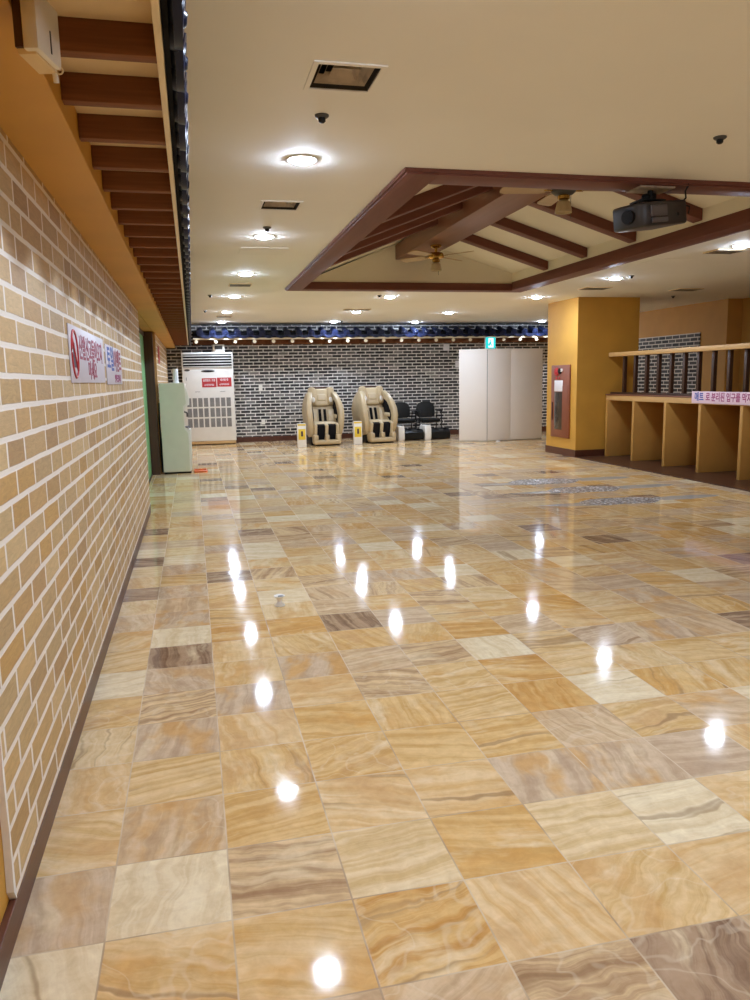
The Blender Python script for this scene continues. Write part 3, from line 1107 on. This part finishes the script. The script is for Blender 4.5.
b.build('foot', M['black_plastic'], pj)

# ------------------------------------------------------------------ casing at the top left
cs = thing('sensor_box', 'small white plastic box hung under the first rafter at the top left', 'box', (-0.275, 1.868, 2.196), math.radians(-14))
b = MB(); b.box(-0.008, 0.024, -0.062, 0.055, -0.118, 0.0, 0.004); b.build('cover', M['white_plastic'], cs)
b = MB(); b.box(-0.028, -0.009, -0.055, 0.055, -0.112, 0.0, 0.002); b.build('shaded_side', M['jamb'], cs)  # added block, its brown stands in for shade on the white box's near face
b = MB(); b.prism([(-0.05, -0.113), (0.056, -0.113), (0.05, -0.126), (-0.045, -0.122)], 0, -0.026, 0.012, 0.002); b.build('base_cap', M['cream'], cs)
b = MB(); b.cyl((0.008, 0.05, -0.115), (0.008, 0.058, -0.142), 0.006, seg=12); b.build('peg', M['white_plastic'], cs)
b = MB()
b.tube([(0.020 + 0.007 * math.cos(t), 0.05, -0.120 + 0.007 * math.sin(t)) for t in [2 * math.pi * i / 14 for i in range(15)]], 0.0018, 6)
b.build('ring', M['fascia'], cs)
b = MB(); b.box(0.022, 0.0255, 0.0, 0.004, -0.105, -0.06); b.build('slot', M['dark_grey'], cs, smooth=False)

# ------------------------------------------------------------------ signs on the left brick wall
ROT_LW = (math.pi / 2, 0, math.pi / 2)     # text on a wall facing +x, reading along +y


def wall_sign(name, y0, y1, z0, z1, label):
    t = thing(name, label, 'sign', (XL, (y0 + y1) / 2, (z0 + z1) / 2))
    b = MB(); b.box(0.001, 0.006, -(y1 - y0) / 2, (y1 - y0) / 2, -(z1 - z0) / 2, (z1 - z0) / 2, 0.002)
    b.build('board', M['sign_white'], t)
    return t


s1 = wall_sign('wall_sign', 3.63, 4.99, 1.408, 1.666, 'white notice board with a red prohibition ring and shoe figure on the sand brick wall')
b = MB()
ring = [(0.0068, -0.545 + 0.095 * math.cos(t), 0.0 + 0.105 * math.sin(t)) for t in [2 * math.pi * i / 32 for i in range(33)]]
b.tube(ring, 0.006, 6)
b.tube([(0.0068, -0.545 + 0.095 * math.cos(t), 0.105 * math.sin(t)) for t in (2.36, -0.785)], 0.006, 6)
b.build('ring', M['red'], s1)
b = MB()
b.prism([(-0.59, -0.06), (-0.505, -0.06), (-0.49, -0.035), (-0.52, -0.015), (-0.53, 0.05), (-0.58, 0.055), (-0.585, 0.0), (-0.60, -0.03)], 0, 0.006, 0.0072)
b.build('figure', M['ink_dark'], s1, smooth=False)
text_mesh('lettering', '신발신고들어오지', 0.125, M['ink_red'], s1, (0.0067, 0.09, 0.03), ROT_LW, 1.05)
text_mesh('lettering', '마세요', 0.10, M['ink_red'], s1, (0.0067, 0.09, -0.072), ROT_LW, 1.3)
s2 = wall_sign('wall_sign', 5.11, 6.17, 1.397, 1.648, 'white notice board with large blue and dark red lettering, farther along the sand brick wall')
text_mesh('lettering', '토일', 0.17, M['ink_blue'], s2, (0.0067, -0.26, 0.03), ROT_LW, 1.4)
text_mesh('lettering', '이벤트', 0.165, M['ink_red'], s2, (0.0067, 0.23, 0.025), ROT_LW, 1.2)
text_mesh('lettering', '안내드립니다', 0.06, M['ink_pink'], s2, (0.0067, 0.18, -0.09), ROT_LW, 1.3)

b = MB(); b.box(0.001, 0.008, -0.25, 0.25, -0.14, 0.14)
rp = b.build('wall_poster', M['red'], loc=(XL, 13.6, 1.86), smooth=False)
tag(rp, 'small red poster on the brick beyond the dark door jamb, above the water cooler', 'poster')

# ------------------------------------------------------------------ water cooler
wc = thing('water_cooler', 'pale green and white water cooler standing in front of the dark door jamb', 'water cooler', (-0.28, 12.5, 0))
prof = [(-0.215, 0.03), (0.19, 0.03), (0.215, 0.06), (0.225, 0.30), (0.228, 0.66), (0.215, 0.68), (0.15, 0.70), (0.135, 0.73), (0.135, 1.00),
        (0.15, 1.03), (0.222, 1.06), (0.226, 1.16), (0.205, 1.24), (0.185, 1.32), (0.178, 1.385), (0.165, 1.395), (-0.215, 1.395)]
b = MB(); b.prism(prof, 1, -0.19, 0.19, 0.006); b.build('front_shell', M['white_plastic'], wc)
sd = [(-0.214, 0.035), (0.175, 0.035), (0.185, 0.06), (0.185, 0.62), (0.13, 0.69), (0.125, 1.04), (0.175, 1.08), (0.165, 1.30), (0.158, 1.392), (-0.214, 1.392)]
for s in (-1, 1):
    b = MB(); b.prism(sd, 1, s * 0.189, s * 0.194, 0.001, 1); b.build('side_panel', M['cooler_green'], wc)
b = MB(); b.box(-0.20, 0.20, -0.17, 0.17, 0.0, 0.035); b.build('plinth', M['black_plastic'], wc, smooth=False)
b = MB()
for yy in (-0.06, 0.06):
    b.cyl((0.135, yy, 0.95), (0.185, yy, 0.93), 0.012, 0.01, 10); b.box(0.17, 0.2, yy - 0.01, yy + 0.01, 0.87, 0.93, 0.003)
b.build('tap', M['dark_grey'], wc)
b = MB(); b.box(0.135, 0.215, -0.14, 0.14, 0.705, 0.72, 0.004); b.build('drip_tray', M['dark_grey'], wc)
b = MB(); b.tube([(-0.225, -0.16, 1.1), (-0.235, -0.165, 0.8), (-0.23, -0.16, 0.55), (-0.24, -0.165, 0.3), (-0.23, -0.16, 0.03)], 0.012)
b.box(-0.238, -0.216, -0.15, 0.1, 0.05, 0.55, 0.006)
b.build('hose', M['black_plastic'], wc)
cd = thing('cup_dispenser', 'clear cup dispenser standing on top of the water cooler', 'cup dispenser', (-0.24, 12.5, 1.397))
b = MB(); b.lathe([(0.05, 0.0), (0.05, 0.012), (0.042, 0.02), (0.042, 0.21), (0.038, 0.215)], seg=20); b.build('tube', M['cup_plastic'], cd)
b = MB()
b.lathe([(0.026, 0.02), (0.034, 0.16), (0.034, 0.19)], seg=18); b.build('paper_cups', M['paper'], cd)
tr = thing('floor_tray', 'small orange tray on the floor beside the water cooler', 'tray', (0.06, 12.47, 0.0))
b = MB()
b.prism([(-0.09, -0.14), (0.09, -0.14), (0.11, -0.1), (0.11, 0.1), (0.09, 0.14), (-0.09, 0.14), (-0.1, 0.1), (-0.1, -0.1)], 2, 0.0, 0.012, 0.003)
b.build('base', M['orange'], tr)
b = MB()
b.tube([(-0.09, -0.13, 0.02), (0.09, -0.13, 0.02), (0.1, 0.0, 0.02), (0.09, 0.13, 0.02), (-0.09, 0.13, 0.02), (-0.09, -0.13, 0.02)], 0.012)
b.build('rim', M['orange'], tr)

# ------------------------------------------------------------------ standing air conditioner
ac = thing('air_conditioner', 'tall white floor-standing air conditioner in the left corner of the dark brick wall', 'air conditioner', (0.36, 17.95, 0))
AW = 0.56
b = MB(); b.box(-AW, AW, -0.19, 0.24, 0.085, 2.05, 0.018, 3); b.build('cabinet', M['white_plastic'], ac)
b = MB(); b.box(-AW + 0.01, AW - 0.01, -0.185, 0.22, 0.02, 0.085, 0.004); b.build('plinth', M['tan_base'], ac)
b = MB()
for sx in (-0.5, 0.5):
    for sy in (-0.14, 0.18):
        b.cyl((sx, sy, 0.0), (sx, sy, 0.025), 0.025, seg=12)
b.build('feet', M['black_plastic'], ac)
b = MB(); b.box(-AW + 0.03, AW - 0.03, -0.197, -0.185, 1.72, 2.01); lv = b.build('outlet', M['black_plastic'], ac, smooth=False)
b = MB()
for k in range(5):
    z = 1.728 + 0.0595 * k
    b.box(-AW + 0.03, AW - 0.03, -0.212, -0.196, z, z + 0.017, 0.003)
b.build('louvre', M['white_plastic'], lv)
b = MB(); b.prism([(-0.45 + 0.06 * math.cos(t), 1.665 + 0.024 * math.sin(t)) for t in [2 * math.pi * i / 20 for i in range(20)]], 1, -0.194, -0.189)
b.build('badge', M['dark_grey'], ac)
b = MB(); b.prism([(-0.0 + 0.15 * math.cos(t), 1.64 + 0.024 * math.sin(t)) for t in [2 * math.pi * i / 24 for i in range(24)]], 1, -0.197, -0.189)
b.build('display', M['black_plastic'], ac)
b = MB(); b.box(-0.48, -0.47, -0.195, -0.189, 1.44, 1.51); b.build('switch', M['dark_grey'], ac, smooth=False)
ROT_F = (math.pi / 2, 0, 0)
for k, (x0, dz, l1) in enumerate(((-0.14, 0.0, '설정온도 고정'), (0.19, 0.008, '냉난방 중'))):
    b = MB(); b.box(x0, x0 + 0.315, -0.193, -0.189, 1.285 + dz, 1.485 + dz)
    st = b.build('sticker', M['red'], ac, smooth=False)
    st['label'] = 'red sticker with white lettering'
    text_mesh('lettering', l1, 0.058, M['paper'], st, (x0 + 0.157, -0.1935, 1.435 + dz), ROT_F, 0.8)
    text_mesh('lettering', '손대지마세요', 0.046, M['paper'], st, (x0 + 0.157, -0.1935, 1.335 + dz), ROT_F, 0.85)
for x0 in (-0.3, 0.25):
    b = MB(); b.box(x0, x0 + 0.11, -0.194, -0.189, 1.185, 1.192); b.build('latch', M['dark_grey'], ac, smooth=False)
for r in range(3):
    for c in range(8):
        x0 = -0.485 + c * 0.1215 + (0.012 if c > 3 else 0)
        z0 = 0.40 + r * 0.228
        b = MB(); b.box(x0, x0 + 0.092, -0.192, -0.186, z0, z0 + 0.195)
        g = b.build('grille', M['slat_grey'], ac, smooth=False)
        b = MB()
        for q in range(5):
            b.box(x0 + 0.009 + q * 0.0165, x0 + 0.016 + q * 0.0165, -0.195, -0.190, z0, z0 + 0.195)
        b.build('slats', M['slat_pale'], g, smooth=False)
tb = thing('thermostat_box', 'small white box with grey display on top of the air conditioner', 'box', (0.62, 17.83, 2.052))
b = MB(); b.box(-0.13, 0.13, -0.06, 0.06, 0, 0.168, 0.012); b.build('case', M['white_plastic'], tb)
b = MB(); b.box(-0.085, 0.085, -0.064, -0.058, 0.06, 0.145, 0.003); b.build('display', M['dark_grey'], tb)

# ------------------------------------------------------------------ massage chairs
def massage_chair(loc, rz, label):
    t = thing('massage_chair', label, 'massage chair', loc, rz, 'beige massage chairs')
    # base
    b = MB(); b.box(-0.33, 0.33, -0.30, 0.45, 0.0, 0.16, 0.03); b.build('base', M['black_plastic'], t)
    # arm shells: big curved side wings
    for s in (-1, 1):
        b = MB()
        side = [(-0.34, 0.20), (-0.42, 0.40), (-0.42, 0.60), (-0.36, 0.76), (-0.24, 0.92), (-0.08, 1.06), (0.10, 1.14), (0.28, 1.12),
                (0.42, 0.98), (0.46, 0.75), (0.42, 0.45), (0.30, 0.20), (0.0, 0.15)]
        vs = b.prism(side, 0, -0.06, 0.06, 0.04, 3)
        for v in b.bm.verts:
            z = v.co.z
            prof_ = [(0.1, 0.27), (0.4, 0.325), (0.69, 0.355), (0.9, 0.335), (1.05, 0.29), (1.2, 0.25)]
            for (za, xa), (zb_, xb) in zip(prof_, prof_[1:]):
                if za <= z <= zb_:
                    v.co.x += xa + (xb - xa) * (z - za) / (zb_ - za)
                    break
            v.co.x *= s
        b.build('arm_shell', M['leather'], t)
        b = MB()
        vs = b.prism([(p[0] * 0.78 + 0.01, (p[1] - 0.58) * 0.66 + 0.58) for p in side], 0, 0.25, 0.285, 0.008)
        for v in b.bm.verts:
            v.co.x *= s
        b.build('inner_lining', M['black_fabric'], t)
        # arm pad
        b = MB(); b.box(s * 0.29 - 0.055, s * 0.29 + 0.055, -0.30, 0.06, 0.56, 0.66, 0.035, 3)
        b.build('arm_pad', M['leather_pale'], t)
    # reclined back
    R = Matrix.Translation((0, 0.02, 0.44)) @ Matrix.Rotation(math.radians(-20), 4, 'X')
    b = MB(); b.box(-0.26, 0.26, 0.0, 0.16, -0.05, 0.83, 0.05, 3, rot=R); b.build('backrest', M['leather'], t)
    for x0 in (-0.085, 0.025):
        b = MB(); b.box(x0, x0 + 0.062, -0.012, 0.01, 0.0, 0.34, 0.006, rot=R); b.build('roller_track', M['black_fabric'], t)
    for s in (-1, 1):
        b = MB(); b.box(s * 0.19 - 0.075, s * 0.19 + 0.075, -0.05, 0.06, 0.02, 0.34, 0.035, 3, rot=R); b.build('side_bolster', M['leather_pale'], t)
    # head cushion and shoulder wings
    b = MB(); b.box(-0.155, 0.155, -0.085, 0.03, 0.40, 0.80, 0.045, 3, rot=R); b.build('head_cushion', M['leather_pale'], t)
    b = MB(); b.box(-0.10, 0.10, -0.11, -0.05, 0.50, 0.66, 0.028, 3, rot=R); b.build('neck_pillow', M['leather_pale'], t)
    for s in (-1, 1):
        b = MB()
        W = R @ Matrix.Translation((s * 0.205, -0.045, 0.64)) @ Matrix.Rotation(s * 0.35, 4, 'Z')
        b.box(-0.085, 0.085, -0.07, 0.08, -0.22, 0.19, 0.06, 3, rot=W)
        b.build('shoulder_wing', M['leather'], t)
        b = MB()
        W2 = R @ Matrix.Translation((s * 0.195, -0.12, 0.52)) @ Matrix.Rotation(s * 0.35, 4, 'Z')
        vs = b.ellipsoid((0, 0, 0), (0.045, 0.018, 0.06), 16, 10)
        bmesh.ops.transform(b.bm, matrix=W2, verts=b.bm.verts[:])
        b.build('speaker', M['white_plastic'], t)
    b = MB(); b.box(-0.22, 0.22, 0.05, 0.15, 0.84, 0.885, 0.015, rot=R); b.build('top_trim', M['dark_wood'], t)
    # seat
    b = MB(); b.box(-0.25, 0.25, -0.36, 0.12, 0.36, 0.50, 0.045, 3); b.build('seat', M['leather_pale'], t)
    # leg rest with two calf troughs
    R2 = Matrix.Translation((0, -0.35, 0.46)) @ Matrix.Rotation(math.radians(14), 4, 'X')
    L = MB()
    for x0, x1 in ((-0.265, -0.205), (-0.035, 0.035), (0.205, 0.265)):
        L.box(x0, x1, -0.13, 0.03, -0.26, 0.02, 0.022, 3, rot=R2)
    L.box(-0.265, 0.265, 0.0, 0.035, -0.26, 0.02, 0.012, 2, rot=R2)
    L.build('leg_rest', M['leather_pale'], t)
    for x0 in (-0.205, 0.035):
        b = MB(); b.box(x0, x0 + 0.17, -0.10, 0.02, -0.40, 0.0, 0.012, rot=R2); b.build('calf_pad', M['black_fabric'], t)
    b = MB()
    for x0, x1 in ((-0.30, -0.195), (-0.045, 0.045), (0.195, 0.30)):
        b.box(x0, x1, -0.54, -0.26, 0.05, 0.24, 0.03, 3)
    b.box(-0.295, 0.295, -0.545, -0.28, 0.03, 0.125, 0.028, 3)
    b.build('foot_rest', M['leather'], t)
    b = MB(); b.box(-0.25, 0.25, -0.50, -0.2, 0.0, 0.05, 0.01); b.build('foot_base', M['black_plastic'], t)
    return t


mc1 = massage_chair((2.77, 16.85, 0), 0.0, 'beige massage chair nearer the air conditioner')
mc2 = copy_tree(mc1)
mc2.location = (3.965, 16.97, 0)
mc2.rotation_euler = (0, 0, math.radians(7))
mc2['label'] = 'beige massage chair next to the black armchairs'

# standing notice boxes
def notice_box(loc, label):
    t = thing('notice_stand', label, 'notice stand', loc, 0.0, 'notice stands by the massage chairs')
    b = MB(); b.box(-0.092, 0.092, -0.05, 0.05, 0.0, 0.50, 0.006); b.build('stand', M['white_plastic'], t)
    b = MB(); b.box(-0.075, 0.075, -0.0535, -0.049, 0.16, 0.385, 0.001); p = b.build('yellow_panel', M['yellow'], t)
    b = MB(); b.box(-0.018, 0.022, -0.0552, -0.0535, 0.23, 0.34); b.build('mark', M['ink_dark'], p, smooth=False)
    b = MB(); b.box(-0.085, 0.085, -0.053, -0.049, 0.455, 0.49); b.build('header', M['yellow'], t, smooth=False)
    return t


nb = notice_box((2.20, 16.25, 0), 'white and yellow notice stand left of both massage chairs')
nb2 = copy_tree(nb)
nb2.location = (3.45, 16.45, 0)
nb2['label'] = 'white and yellow notice stand between the two massage chairs'

# ------------------------------------------------------------------ black armchairs and foot massagers
def armchair(loc, label):
    t = thing('black_armchair', label, 'chair', loc, 0.0, 'black armchairs by the back wall')
    b = MB(); b.box(-0.23, 0.23, -0.24, 0.20, 0.38, 0.46, 0.03, 3); b.build('seat', M['black_leather'], t)
    R = Matrix.Translation((0, 0.19, 0.47)) @ Matrix.Rotation(math.radians(-10), 4, 'X')
    b = MB()
    n = 12
    pts = []
    for i in range(n + 1):
        a = -1 + 2 * i / n
        pts.append((0.225 * a * (1 - 0.10 * a * a), 0.37 - 0.06 * abs(a) ** 3))
    poly = [(-0.22, 0.04), (-0.23, 0.2)] + pts + [(0.23, 0.2), (0.22, 0.04), (0.15, 0.0), (-0.15, 0.0)]
    b.prism(poly, 1, -0.03, 0.035, 0.018, 3)
    bmesh.ops.transform(b.bm, matrix=R, verts=b.bm.verts[:])
    b.build('backrest', M['black_leather'], t)
    for s in (-1, 1):
        b = MB(); b.box(s * 0.265 - 0.025, s * 0.265 + 0.025, -0.22, 0.16, 0.615, 0.645, 0.012); b.build('armrest', M['black_plastic'], t)
        b = MB()
        b.tube([(s * 0.265, -0.18, 0.62), (s * 0.265, -0.20, 0.42), (s * 0.262, -0.21, 0.0)], 0.013); b.build('leg', M['black_plastic'], t)
        b = MB()
        b.tube([(s * 0.265, 0.14, 0.62), (s * 0.265, 0.19, 0.42), (s * 0.262, 0.23, 0.0)], 0.013); b.build('leg', M['black_plastic'], t)
        b = MB(); b.tube([(s * 0.265, -0.20, 0.40), (s * 0.265, 0.19, 0.40)], 0.011); b.build('side_rail', M['chrome'], t)
    b = MB(); b.tube([(-0.265, -0.2, 0.37), (0.265, -0.2, 0.37)], 0.011); b.build('front_rail', M['chrome'], t)
    return t


a1 = armchair((4.80, 17.62, 0), 'black armchair half hidden behind the right massage chair')
a2 = copy_tree(a1)
a2.location = (5.41, 17.6, 0)
a2['label'] = 'black armchair beside the white folding screen'


def foot_massager(loc, label):
    t = thing('foot_massager', label, 'foot massager', loc, math.radians(2), 'foot massagers in front of the black armchairs')
    b = MB()
    b.prism([(-0.20, 0.02), (0.20, 0.02), (0.22, 0.06), (0.22, 0.17), (0.12, 0.25), (-0.12, 0.25), (-0.22, 0.18), (-0.22, 0.06)], 0, -0.15, 0.31, 0.025, 3)
    b.build('body', M['black_plastic'], t)
    for x0 in (-0.06, 0.16):
        b = MB()
        b.prism([(x0 + 0.05 + 0.062 * math.cos(a), -0.02 + 0.14 * math.sin(a)) for a in [2 * math.pi * i / 18 for i in range(18)]], 2, 0.24, 0.254)
        b.build('foot_well', M['black_fabric'], t)
    b = MB()
    b.prism([(-0.20, 0.0), (0.20, 0.0), (0.225, 0.06), (0.215, 0.24), (0.18, 0.33), (-0.18, 0.335), (-0.22, 0.26), (-0.225, 0.06)], 0, -0.30, -0.15, 0.02, 3)
    b.build('side_shell', M['white_plastic'], t)
    b = MB(); b.box(0.05, 0.15, -0.185, -0.13, 0.2, 0.235, 0.006); b.build('control_panel', M['dark_grey'], t)
    return t


f1 = foot_massager((4.755, 17.02, 0), 'black foot massager with white side, right beside the massage chair')
f2 = copy_tree(f1)
f2.location = (5.385, 17.03, 0)
f2['label'] = 'black foot massager with white side, nearer the white folding screen'

# ------------------------------------------------------------------ white folding screen
fs = thing('folding_screen', 'white folding screen standing in front of the dark brick wall', 'screen', (5.68, 16.17, 0))
SH = 1.975
P = [(0.0, 0.0), (0.545, -0.27), (1.10, -0.25), (1.885, -0.16)]
for k, (p, q) in enumerate(zip(P, P[1:])):
    d = Vector((q[0] - p[0], q[1] - p[1]))
    L = d.length
    a = math.atan2(d.y, d.x)
    R = Matrix.Translation((p[0], p[1], 0)) @ Matrix.Rotation(a, 4, 'Z')
    b = MB(); b.box(0.006 if k == 1 else 0.001, L - 0.001, -0.015, 0.015, 0.02, SH, 0.003, rot=R)
    pn = b.build('panel', M['screen_white'], fs)
    b = MB(); b.box(0.0, L, -0.018, 0.018, SH, SH + 0.018, rot=R); b.build('top_rail', M['white_plastic'], pn, smooth=False)
    b = MB(); b.box(0.0, L, -0.018, 0.018, 0.0, 0.02, rot=R); b.build('bottom_rail', M['alu'], pn, smooth=False)
for p in (P[1],):
    b = MB(); b.cyl((p[0], p[1] - 0.006, 0.02), (p[0], p[1] - 0.006, SH), 0.006, seg=10); b.build('hinge', M['dark_grey'], fs)
b = MB(); b.cyl((0.75, -0.42, 0.0), (0.75, -0.42, 0.02), 0.05, 0.04, 16); b.build('foot', M['white_plastic'], fs)

# exit sign on the fascia of the back eave
es = thing('exit_sign', 'lit teal exit sign with a white running figure under the back eave', 'exit sign', (6.905, 17.45, 2.185))
b = MB(); b.box(-0.128, 0.128, -0.03, 0.03, -0.135, 0.135, 0.006); b.build('housing', M['white_plastic'], es)
b = MB(); b.box(-0.122, 0.122, -0.034, -0.029, -0.13, 0.13); fc = b.build('face', M['exit_teal'], es, smooth=False)
b = MB(); b.box(-0.055, 0.07, -0.0355, -0.034, -0.105, 0.11); b.build('doorway', M['exit_white'], fc, smooth=False)
b = MB()
b.cyl((0.0, -0.0375, 0.06), (0.0, -0.0355, 0.06), 0.017, seg=14)
b.prism([(-0.01, 0.04), (0.02, 0.035), (0.015, -0.015), (0.045, -0.06), (0.035, -0.085), (0.0, -0.03), (-0.03, -0.055), (-0.055, -0.04), (-0.06, -0.055), (-0.03, -0.075), (-0.005, -0.045), (-0.015, 0.0), (-0.04, 0.005), (-0.045, -0.01), (-0.015, 0.03)], 1, -0.0375, -0.0355)
b.build('running_figure', M['exit_teal'], fc, smooth=False)
b = MB(); b.cyl((0, 0.0, 0.135), (0, 0.0, 0.142), 0.012, seg=10); b.box(-0.05, 0.05, -0.02, 0.178, 0.14, 0.152); b.build('bracket', M['white_plastic'], es)

# papers and switches on the back wall
def plate(x, z, wx, wz, label, name, cat, mat='white_plastic', d=0.012):
    t = thing(name, label, cat, (x, W_BACK, z))
    b = MB(); b.box(-wx / 2, wx / 2, -d, 0.0, -wz / 2, wz / 2, min(0.003, d / 3)); b.build('plate', M[mat], t)
    if name != 'paper_notice':
        b = MB(); b.box(-wx * 0.22, wx * 0.22, -d - 0.005, -d + 0.001, -wz * 0.25, wz * 0.25, 0.002); b.build('rocker', M['white_plastic'], t)


plate(1.55, 1.24, 0.085, 0.14, 'small white switch plate on the dark brick, upper one', 'wall_switch', 'switch')
plate(1.58, 0.46, 0.085, 0.13, 'small white socket plate low on the dark brick', 'wall_socket', 'socket')
plate(6.09, 2.13, 0.15, 0.17, 'square white paper on the dark brick just left of the folding screen, upper one', 'paper_notice', 'notice', 'paper', 0.003)
plate(6.36, 1.72, 0.09, 0.16, 'narrow white paper on the dark brick at the edge of the folding screen', 'paper_notice', 'notice', 'paper', 0.003)

# ------------------------------------------------------------------ hydrant cabinet on the pillar
hy = thing('hydrant_cabinet', 'brown fire hydrant cabinet with red alarm bell on the ochre pillar', 'cabinet', (PX0, 12.625, 0.31))
HW, HH = 0.345, 1.265
b = MB(); b.box(-0.03, 0.001, -HW, HW, 0, HH, 0.006); b.build('frame', M['hose_red'], hy)
b = MB(); b.box(-0.036, -0.028, -HW + 0.05, HW - 0.05, 0.04, HH - 0.36, 0.004); dp = b.build('door', M['hose_red'], hy)
b = MB(); b.box(-0.040, -0.034, -0.10, 0.19, 0.14, 0.80, 0.003); b.build('window', M['glass_dark'], dp)
b = MB(); b.box(-0.0445, -0.034, 0.255, 0.275, 0.30, 0.62, 0.004); b.build('handle', M['black_plastic'], dp)
b = MB(); b.box(-0.040, -0.028, -0.11, 0.20, 0.81, 1.00, 0.002); b.build('label_plate', M['paper'], hy)
b = MB()
b.cyl((-0.03, 0.13, 1.15), (-0.05, 0.13, 1.15), 0.075, 0.07, 24); b.cyl((-0.05, 0.13, 1.15), (-0.07, 0.13, 1.15), 0.05, 0.03, 24)
b.build('alarm_bell', M['red'], hy)
b = MB(); b.cyl((-0.03, -0.01, 1.165), (-0.06, -0.01, 1.165), 0.05, 0.045, 20); b.build('horn', M['black_plastic'], hy)
b = MB(); b.cyl((-0.03, -0.06, 1.175), (-0.05, -0.06, 1.175), 0.03, 0.03, 16); b.build('lamp', M['white_plastic'], hy)
b = MB()
for yy in (0.13, 0.02):
    b.cyl((-0.03, yy, 1.04), (-0.042, yy, 1.04), 0.02, 0.018, 14)
b.build('push_button', M['red'], hy)

# ------------------------------------------------------------------ counter with dividing panels
CZ0, CZ1 = 0.965, 1.07
FLZ = 0.012
ct_ = thing('service_counter', 'long ochre counter on dividing panels, right of the pillar', 'counter', (7.15, 9.0, FLZ))
CXF = 6.88
b = MB(); b.box(CXF - 7.15, 0.45, -3.0, 3.055, CZ0 - FLZ, CZ1 - 0.02 - FLZ, 0.003); b.build('apron', M['rail'], ct_)
b = MB(); b.box(CXF - 0.01 - 7.15, 0.46, -3.0, 3.055, CZ1 - 0.02 - FLZ, CZ1 - FLZ, 0.004); b.build('worktop', M['ridge'], ct_)
b = MB(); b.box(0.40, 0.44, -3.0, 3.055, 0.0, CZ0 - FLZ); b.build('back_panel', M['ochre_board'], ct_, smooth=False)
for y in (11.96, 11.145, 10.285, 9.467, 8.62, 7.8, 6.97):
    b = MB(); b.box(CXF - 0.065 - 7.15 + 0.03, 0.40, y - 0.028 - 9.0, y + 0.028 - 9.0, 0.0, CZ0 - FLZ, 0.003); b.build('dividing_panel', M['ochre_board'], ct_)

rl = thing('post_railing', 'dark slender posts under a pale handrail on top of the counter', 'railing', (7.0, 9.0, CZ1))
b = MB(); b.box(-0.09, 0.07, -3.0, 3.055, 0.622, 0.69, 0.006); b.build('handrail', M['rail'], rl)
b = MB(); b.box(-0.028, 0.028, -0.026, 0.026, 0.0, 0.624, 0.003); p0 = b.build('post', M['post_wood'], rl)
for k in range(18):
    y = 11.68 - 0.325 * k
    if y < 6.1:
        break
    o = p0 if k == 0 else p0.copy()
    if k:
        COL.objects.link(o)
        o.parent = rl
    o.location = (0.0, y - 9.0, 0)
b = MB(); b.box(-0.04, 0.04, -3.0, 3.055, 0.0, 0.03, 0.003); b.build('bottom_rail', M['post_wood'], rl)

# banner on the counter edge
bn = thing('banner', 'pink banner strip with blue and red lettering taped to the counter edge', 'banner', (CXF - 0.012, 9.66, 1.06))
b = MB(); b.box(-0.004, 0.0, -2.6, 0.02, -0.082, 0.082, 0.001); b.build('strip', M['pink_board'], bn)
ROT_RW = (math.pi / 2, 0, -math.pi / 2)      # facing -x, reading towards -y
text_mesh('lettering', '매트', 0.13, M['ink_blue'], bn, (-0.0045, -0.04, 0.0), ROT_RW, 0.85, 'LEFT')
text_mesh('lettering', '로 분리된 입구를 막지 말아주세요', 0.125, M['ink_pink'], bn, (-0.0045, -0.285, 0.0), ROT_RW, 0.8, 'LEFT')

# ------------------------------------------------------------------ pebble strips in the floor
def pebble_strip(xs, ym, L, Wd, tail, label):
    t = thing('pebble_strip', label, 'floor inlay', (xs, ym, 0.0), 0.0)
    n = 14
    top, bot = [], []
    for i in range(n + 1):
        s = i / n
        h = Wd / 2 * min(1.0, 0.12 + 1.25 * math.sin(math.pi * min(1, s * 1.02 + 0.02)) ** 0.75)
        wob = 0.02 * math.sin(9 * s + xs)
        top.append((L * s, h + wob)); bot.append((L * s, -h + wob))
    b = MB(); b.prism(bot + top[::-1], 2, 0.0, 0.004); b.build('pebble_field', M['pebble'], t, smooth=False)
    b = MB()
    b.prism([(L * 0.96, -Wd * 0.26), (L + tail * 0.4, -Wd * 0.30), (L + tail * 0.85, -Wd * 0.16), (L + tail, 0.0), (L + tail * 0.8, Wd * 0.2), (L + tail * 0.3, Wd * 0.28), (L * 0.96, Wd * 0.2)], 2, 0.0, 0.003)
    b.build('slate_end', M['slate'], t, smooth=False)
    b = MB()
    b.prism([(-0.5, 0.02), (-0.22, -0.13), (0.12, -Wd * 0.42), (0.06, -0.02), (0.0, 0.04)], 2, 0.0, 0.002)
    b.build('slate_tip', M['slate'], t, smooth=False)


pebble_strip(4.02, 9.45, 1.02, 0.50, 0.75, 'pebble strip in the floor nearest the pillar, farthest of the three')
pebble_strip(4.17, 8.6, 0.98, 0.46, 0.75, 'pebble strip in the floor, middle of the three')
pebble_strip(4.10, 7.66, 1.0, 0.42, 0.75, 'pebble strip in the floor, nearest the camera of the three')

# ------------------------------------------------------------------ little object on the floor
sp = thing('spool', 'small white hourglass-shaped spool lying upright on the floor tiles', 'spool', (0.464, 4.72, 0.0))
b = MB()
b.lathe([(0.033, 0.0), (0.034, 0.006), (0.020, 0.016), (0.013, 0.030), (0.016, 0.044), (0.032, 0.058), (0.036, 0.064), (0.034, 0.066), (0.012, 0.058)], seg=24)
b.build('body', M['white_plastic'], sp)
b = MB(); b.lathe([(0.014, 0.056), (0.020, 0.062), (0.006, 0.064)], c=(0.008, -0.002, 0), seg=16); b.build('plug', M['dark_grey'], sp)
